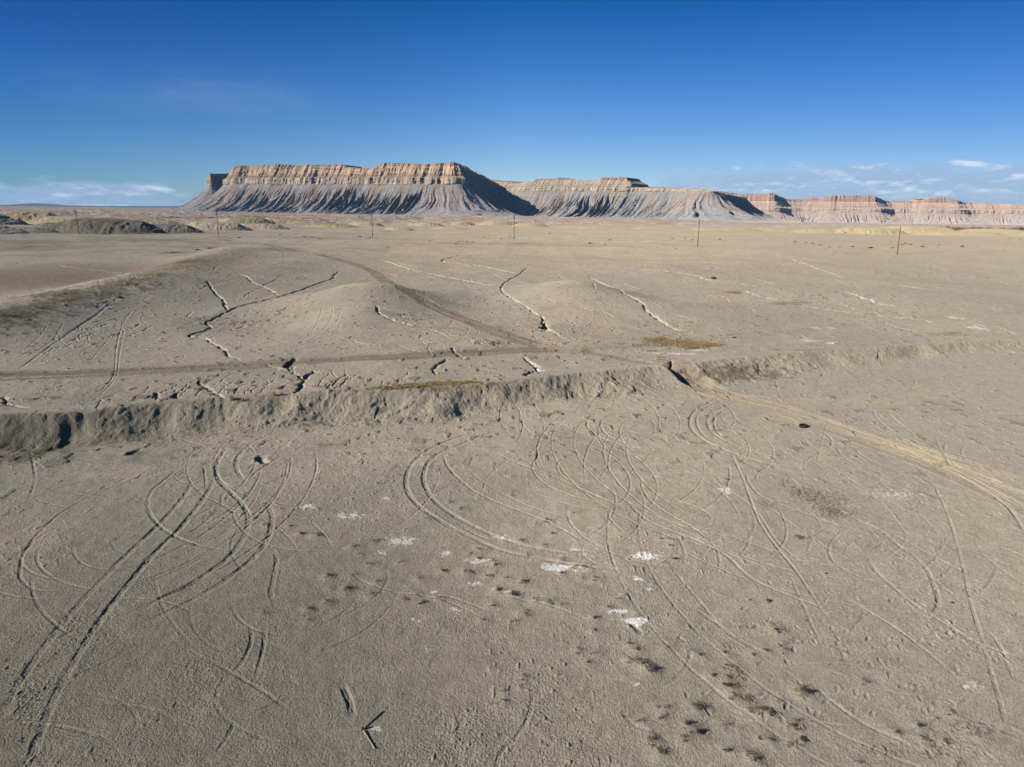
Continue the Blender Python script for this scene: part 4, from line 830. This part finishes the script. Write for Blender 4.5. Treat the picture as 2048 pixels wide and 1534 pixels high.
def patch(name, spots, n, L, mat, lab):
    m = MB()
    for (px, py, rx, ry) in spots:
        for (x, y) in PG(np.stack([rng.normal(px, rx*.5, n), rng.normal(py, ry*.5, n)], 1)):
            x, y = float(x), float(y); z = gz(x, y)-.02
            for j in range(9):
                t = abs(rng.normal(0, .5)); q = rng.uniform(0, 6.28); m.blade((x+rng.normal(0, .06), y+rng.normal(0, .06), z), (math.sin(t)*math.cos(q), math.sin(t)*math.sin(q), math.cos(t)), L*rng.uniform(.4, 1), .028, .6)
    link(name, m.mesh(name, mat), kind='stuff', label=lab, category='grass')
patch('dry_grass', [(1340,684,46,6),(1380,687,46,6),(1410,690,36,4),(1310,680,24,4)], 230, .28, gold2, 'straw-coloured grass patch edged with salt on the terrace')
patch('dry_grass', [(1322,676,10,2),(1318,679,8,2),(1380,694,22,2),(1420,691,16,2),(1385,696,14,1.5)], 60, .34, plain('orange grass', (.40,.25,.13), .9, .3, 12), 'orange grass along the edges of the straw-coloured patch')
patch('dry_grass', [(860,770,50,3),(900,766,50,3),(820,773,40,3),(780,776,30,2),(940,765,20,2)], 150, .24, plain('ochre grass', (.31,.235,.12), .9, .35, 12), 'ochre grass strip along the back of the bank')
patch('dry_grass', [(1460,585,14,2),(1472,586,10,2)], 60, .4, gold2, 'small golden grass patch by the white-lined gully')
patch('scrub', [(20,632,26,6),(80,616,30,6),(140,600,30,6),(200,584,30,6),(260,569,28,5),(315,549,26,5),(370,523,24,4),(110,588,50,7)], 70, .20, plain('dark olive scrub', (.15,.125,.07), .95, .4, 12), 'dark olive scrub along the valley floor at left')
# ------------------------------------------------------------------ far bare trees
bark = plain('grey bark', (.12,.09,.07), .9, .2, 3); tw = plain('brown twig crowns', (.16,.105,.085), .95, .3, 1)
def tree(seed):
    rs = np.random.default_rng(seed); t = MB(); t.tube((0, 0, -.3), (.1, 0, 1.6), .22, .15, 7)
    for i in range(6):
        a = i*1.05+rs.uniform(0, .4); t.tube((.1, 0, 1.2+.1*i), (1.4*math.cos(a), 1.4*math.sin(a), 3+rs.uniform(0, 1)), .1, .04, 5)
    c = MB()
    for i in range(420):
        a = rs.uniform(0, 6.28); rr = 2.3*rs.uniform(0, 1)**.5; z = rs.uniform(.8, 4.6)*(1-.06*rr*rr); c.blade((rr*math.cos(a), rr*math.sin(a), z), (rs.normal(0, .6)+math.cos(a)*.4, rs.normal(0, .6)+math.sin(a)*.4, rs.uniform(.2, 1)), rs.uniform(.4, 1.0), .10)
    return t.mesh('trunk', bark), c.mesh('crown', tw)
TR = [tree(1), tree(2), tree(3)]
tp = [(1841,450),(1860,450)]+[(1876+i*4.6+rng.normal(0, 1.2), 452.3+i*.05+rng.normal(0, .35)) for i in range(20)]+[(1948+i*4.4+rng.normal(0, 1), 454.5+i*.06+rng.normal(0, .4)) for i in range(26)]
for i, (px, py) in enumerate(tp):
    x, y = P(px, py+2.5, -1.0); k = (1000 if i > 1 else 1050)*rng.uniform(.985, 1.015)/math.hypot(x, y); x *= k; y *= k
    lab = ['lone bare brown tree left of the riverside thicket', 'bare brown tree just left of the riverside thicket'][i] if i < 2 else 'bare brown tree in the riverside thicket at far right'
    e = link('bare_tree', None, label=lab, category='tree', group='bare trees of the riverside thicket'); e.location = (x, y, gz(x, y)-.1); s = rng.uniform(.9, 1.35); e.scale = (s, s, s); e.rotation_euler = (0, 0, rng.uniform(0, 6.28))
    a, b = TR[i % 3]; link('trunk', a, e); link('crown', b, e)

tick('things')
# ------------------------------------------------------------------ air
hz = bpy.data.materials.new('thin blue air'); hz.use_nodes = True; nt = hz.node_tree; nt.nodes.clear()
ou = nd(nt, 'ShaderNodeOutputMaterial'); pv = nd(nt, 'ShaderNodeVolumePrincipled'); pv.inputs['Color'].default_value = (.36,.62,1,1); pv.inputs['Density'].default_value = HAZE; pv.inputs['Anisotropy'].default_value = .0; nt.links.new(pv.outputs[0], ou.inputs['Volume'])
m = MB(); m.box((0, 0, 100), (33000, 33000, 320)); link('haze', m.mesh('haze', hz), kind='stuff')
# ------------------------------------------------------------------ light and sky
AZ = R(115); EL = R(25)                        # sun: left of the view, a little behind the camera
sv = np.array([-math.sin(AZ)*math.cos(EL), math.cos(AZ)*math.cos(EL), math.sin(EL)])
from mathutils import Vector
sl_ = bpy.data.lights.new('sun', 'SUN'); sl_.energy = SUN; sl_.angle = R(.53); sl_.color = (1, .90, .77); so = bpy.data.objects.new('sun', sl_); COL.objects.link(so); so.rotation_euler = Vector(sv).to_track_quat('Z', 'Y').to_euler(); so.location = (0, 0, 50)
w = bpy.data.worlds.new('World'); S.world = w; w.use_nodes = True; nt = w.node_tree; L = nt.links; bg = nt.nodes['Background']
sk = nd(nt, 'ShaderNodeTexSky', sky_type='NISHITA'); sk.sun_disc = False; sk.sun_elevation = EL; sk.sun_rotation = -AZ; sk.altitude = 1400; sk.air_density = 1.0; sk.dust_density = .15; sk.ozone_density = 2.5
tc = nd(nt, 'ShaderNodeTexCoord'); sx = nd(nt, 'ShaderNodeSeparateXYZ'); L.new(tc.outputs['Generated'], sx.inputs[0])
def M(op, a, b=None, c=None, cl=False):
    n = nd(nt, 'ShaderNodeMath', operation=op); n.use_clamp = cl
    for i, q in enumerate((a, b, c)):
        if q is None: continue
        if isinstance(q, (int, float)): n.inputs[i].default_value = q
        else: L.new(q, n.inputs[i])
    return n.outputs[0]
def MR(v, a, b, c=0., d=1.):
    n = nd(nt, 'ShaderNodeMapRange', interpolation_type='SMOOTHSTEP'); n.inputs['From Min'].default_value = a; n.inputs['From Max'].default_value = b; n.inputs['To Min'].default_value = c; n.inputs['To Max'].default_value = d; L.new(v, n.inputs['Value']); return n.outputs[0]
az = M('ARCTAN2', sx.outputs[0], sx.outputs[1]); el = sx.outputs[2]
hs = nd(nt, 'ShaderNodeHueSaturation'); hs.inputs['Saturation'].default_value = SAT; hs.inputs['Value'].default_value = 1; L.new(sk.outputs[0], hs.inputs['Color'])
gm = nd(nt, 'ShaderNodeGamma'); gm.inputs['Gamma'].default_value = GAM; L.new(hs.outputs[0], gm.inputs['Color'])
tint = nd(nt, 'ShaderNodeVectorMath', operation='SCALE'); 
cr2 = nd(nt, 'ShaderNodeValToRGB'); L.new(M('MULTIPLY_ADD', sx.outputs[0], .5, .5), cr2.inputs[0]); E = cr2.color_ramp
while len(E.elements) < len(RAMPX): E.elements.new(.5)
for e_, (p_, c_) in zip(E.elements, RAMPX): e_.position = p_; e_.color = c_+(1,)
tint.operation = 'MULTIPLY'; L.new(cr2.outputs[0], tint.inputs[1])
cr = nd(nt, 'ShaderNodeValToRGB'); L.new(M('MULTIPLY', el, 1.0), cr.inputs[0]); E = cr.color_ramp
while len(E.elements) < len(RAMP): E.elements.new(.5)
for e_, (p_, c_) in zip(E.elements, RAMP): e_.position = p_; e_.color = c_+(1,)
mlt = nd(nt, 'ShaderNodeVectorMath', operation='MULTIPLY'); L.new(gm.outputs[0], mlt.inputs[0]); L.new(cr.outputs[0], mlt.inputs[1]); L.new(mlt.outputs[0], tint.inputs[0])
def cloud(scx, scz, off, seed, det=6, lo=.5, hi=.62):
    cb = nd(nt, 'ShaderNodeCombineXYZ'); L.new(M('MULTIPLY', az, scx), cb.inputs[0]); L.new(M('MULTIPLY_ADD', el, scz, off), cb.inputs[1]); cb.inputs[2].default_value = seed
    n = nd(nt, 'ShaderNodeTexNoise'); n.inputs['Scale'].default_value = 1; n.inputs['Detail'].default_value = det; n.inputs['Roughness'].default_value = .6; L.new(cb.outputs[0], n.inputs['Vector']); return n.outputs['Fac']
n1_ = cloud(17, 62, 0, 3.1, 9); n1s = cloud(17, 62, -.35, 3.1, 9)     # the same field sampled a little higher: bright where cloud thins upward
bandR = M('MULTIPLY', M('MULTIPLY', MR(az, .14, .26), MR(el, .085, .045)), MR(el, -.01, .02))
bandL = M('MULTIPLY', M('MULTIPLY', MR(az, -.36, -.46), MR(el, .055, .01)), 1.0)
band = M('MAXIMUM', bandR, bandL)
mask = MR(M('ADD', n1_, M('MULTIPLY_ADD', band, .52, -.36)), .38, .66)
rim = MR(M('SUBTRACT', n1_, n1s), .0, .22)
ccol = nd(nt, 'ShaderNodeMix', data_type='RGBA'); L.new(rim, ccol.inputs['Factor']); ccol.inputs[6].default_value = CLD; ccol.inputs[7].default_value = CLB
mx1 = nd(nt, 'ShaderNodeMix', data_type='RGBA'); L.new(M('MULTIPLY', mask, .85), mx1.inputs['Factor']); L.new(tint.outputs[0], mx1.inputs[6]); L.new(ccol.outputs[2], mx1.inputs[7])
# thin high wisp
n2_ = cloud(5, 30, 0, 8.2, 4); wz = M('MULTIPLY', M('MULTIPLY', MR(az, -.62, -.42), MR(az, -.2, -.36)), M('MULTIPLY', MR(el, .10, .14), MR(el, .185, .15)))
mx2 = nd(nt, 'ShaderNodeMix', data_type='RGBA'); L.new(M('MULTIPLY', M('MULTIPLY', wz, MR(n2_, .35, .8)), .10), mx2.inputs['Factor']); L.new(mx1.outputs[2], mx2.inputs[6]); mx2.inputs[7].default_value = CLB
L.new(mx2.outputs[2], bg.inputs['Color']); bg.inputs['Strength'].default_value = SKY
S.view_settings.view_transform = 'Standard'; S.view_settings.look = 'None'; S.view_settings.gamma = 1; S.view_settings.use_curve_mapping = False; S.view_settings.exposure = EXPO
S.cycles.max_bounces = 4; S.cycles.diffuse_bounces = 0; S.cycles.volume_bounces = 0; S.cycles.transparent_max_bounces = 4
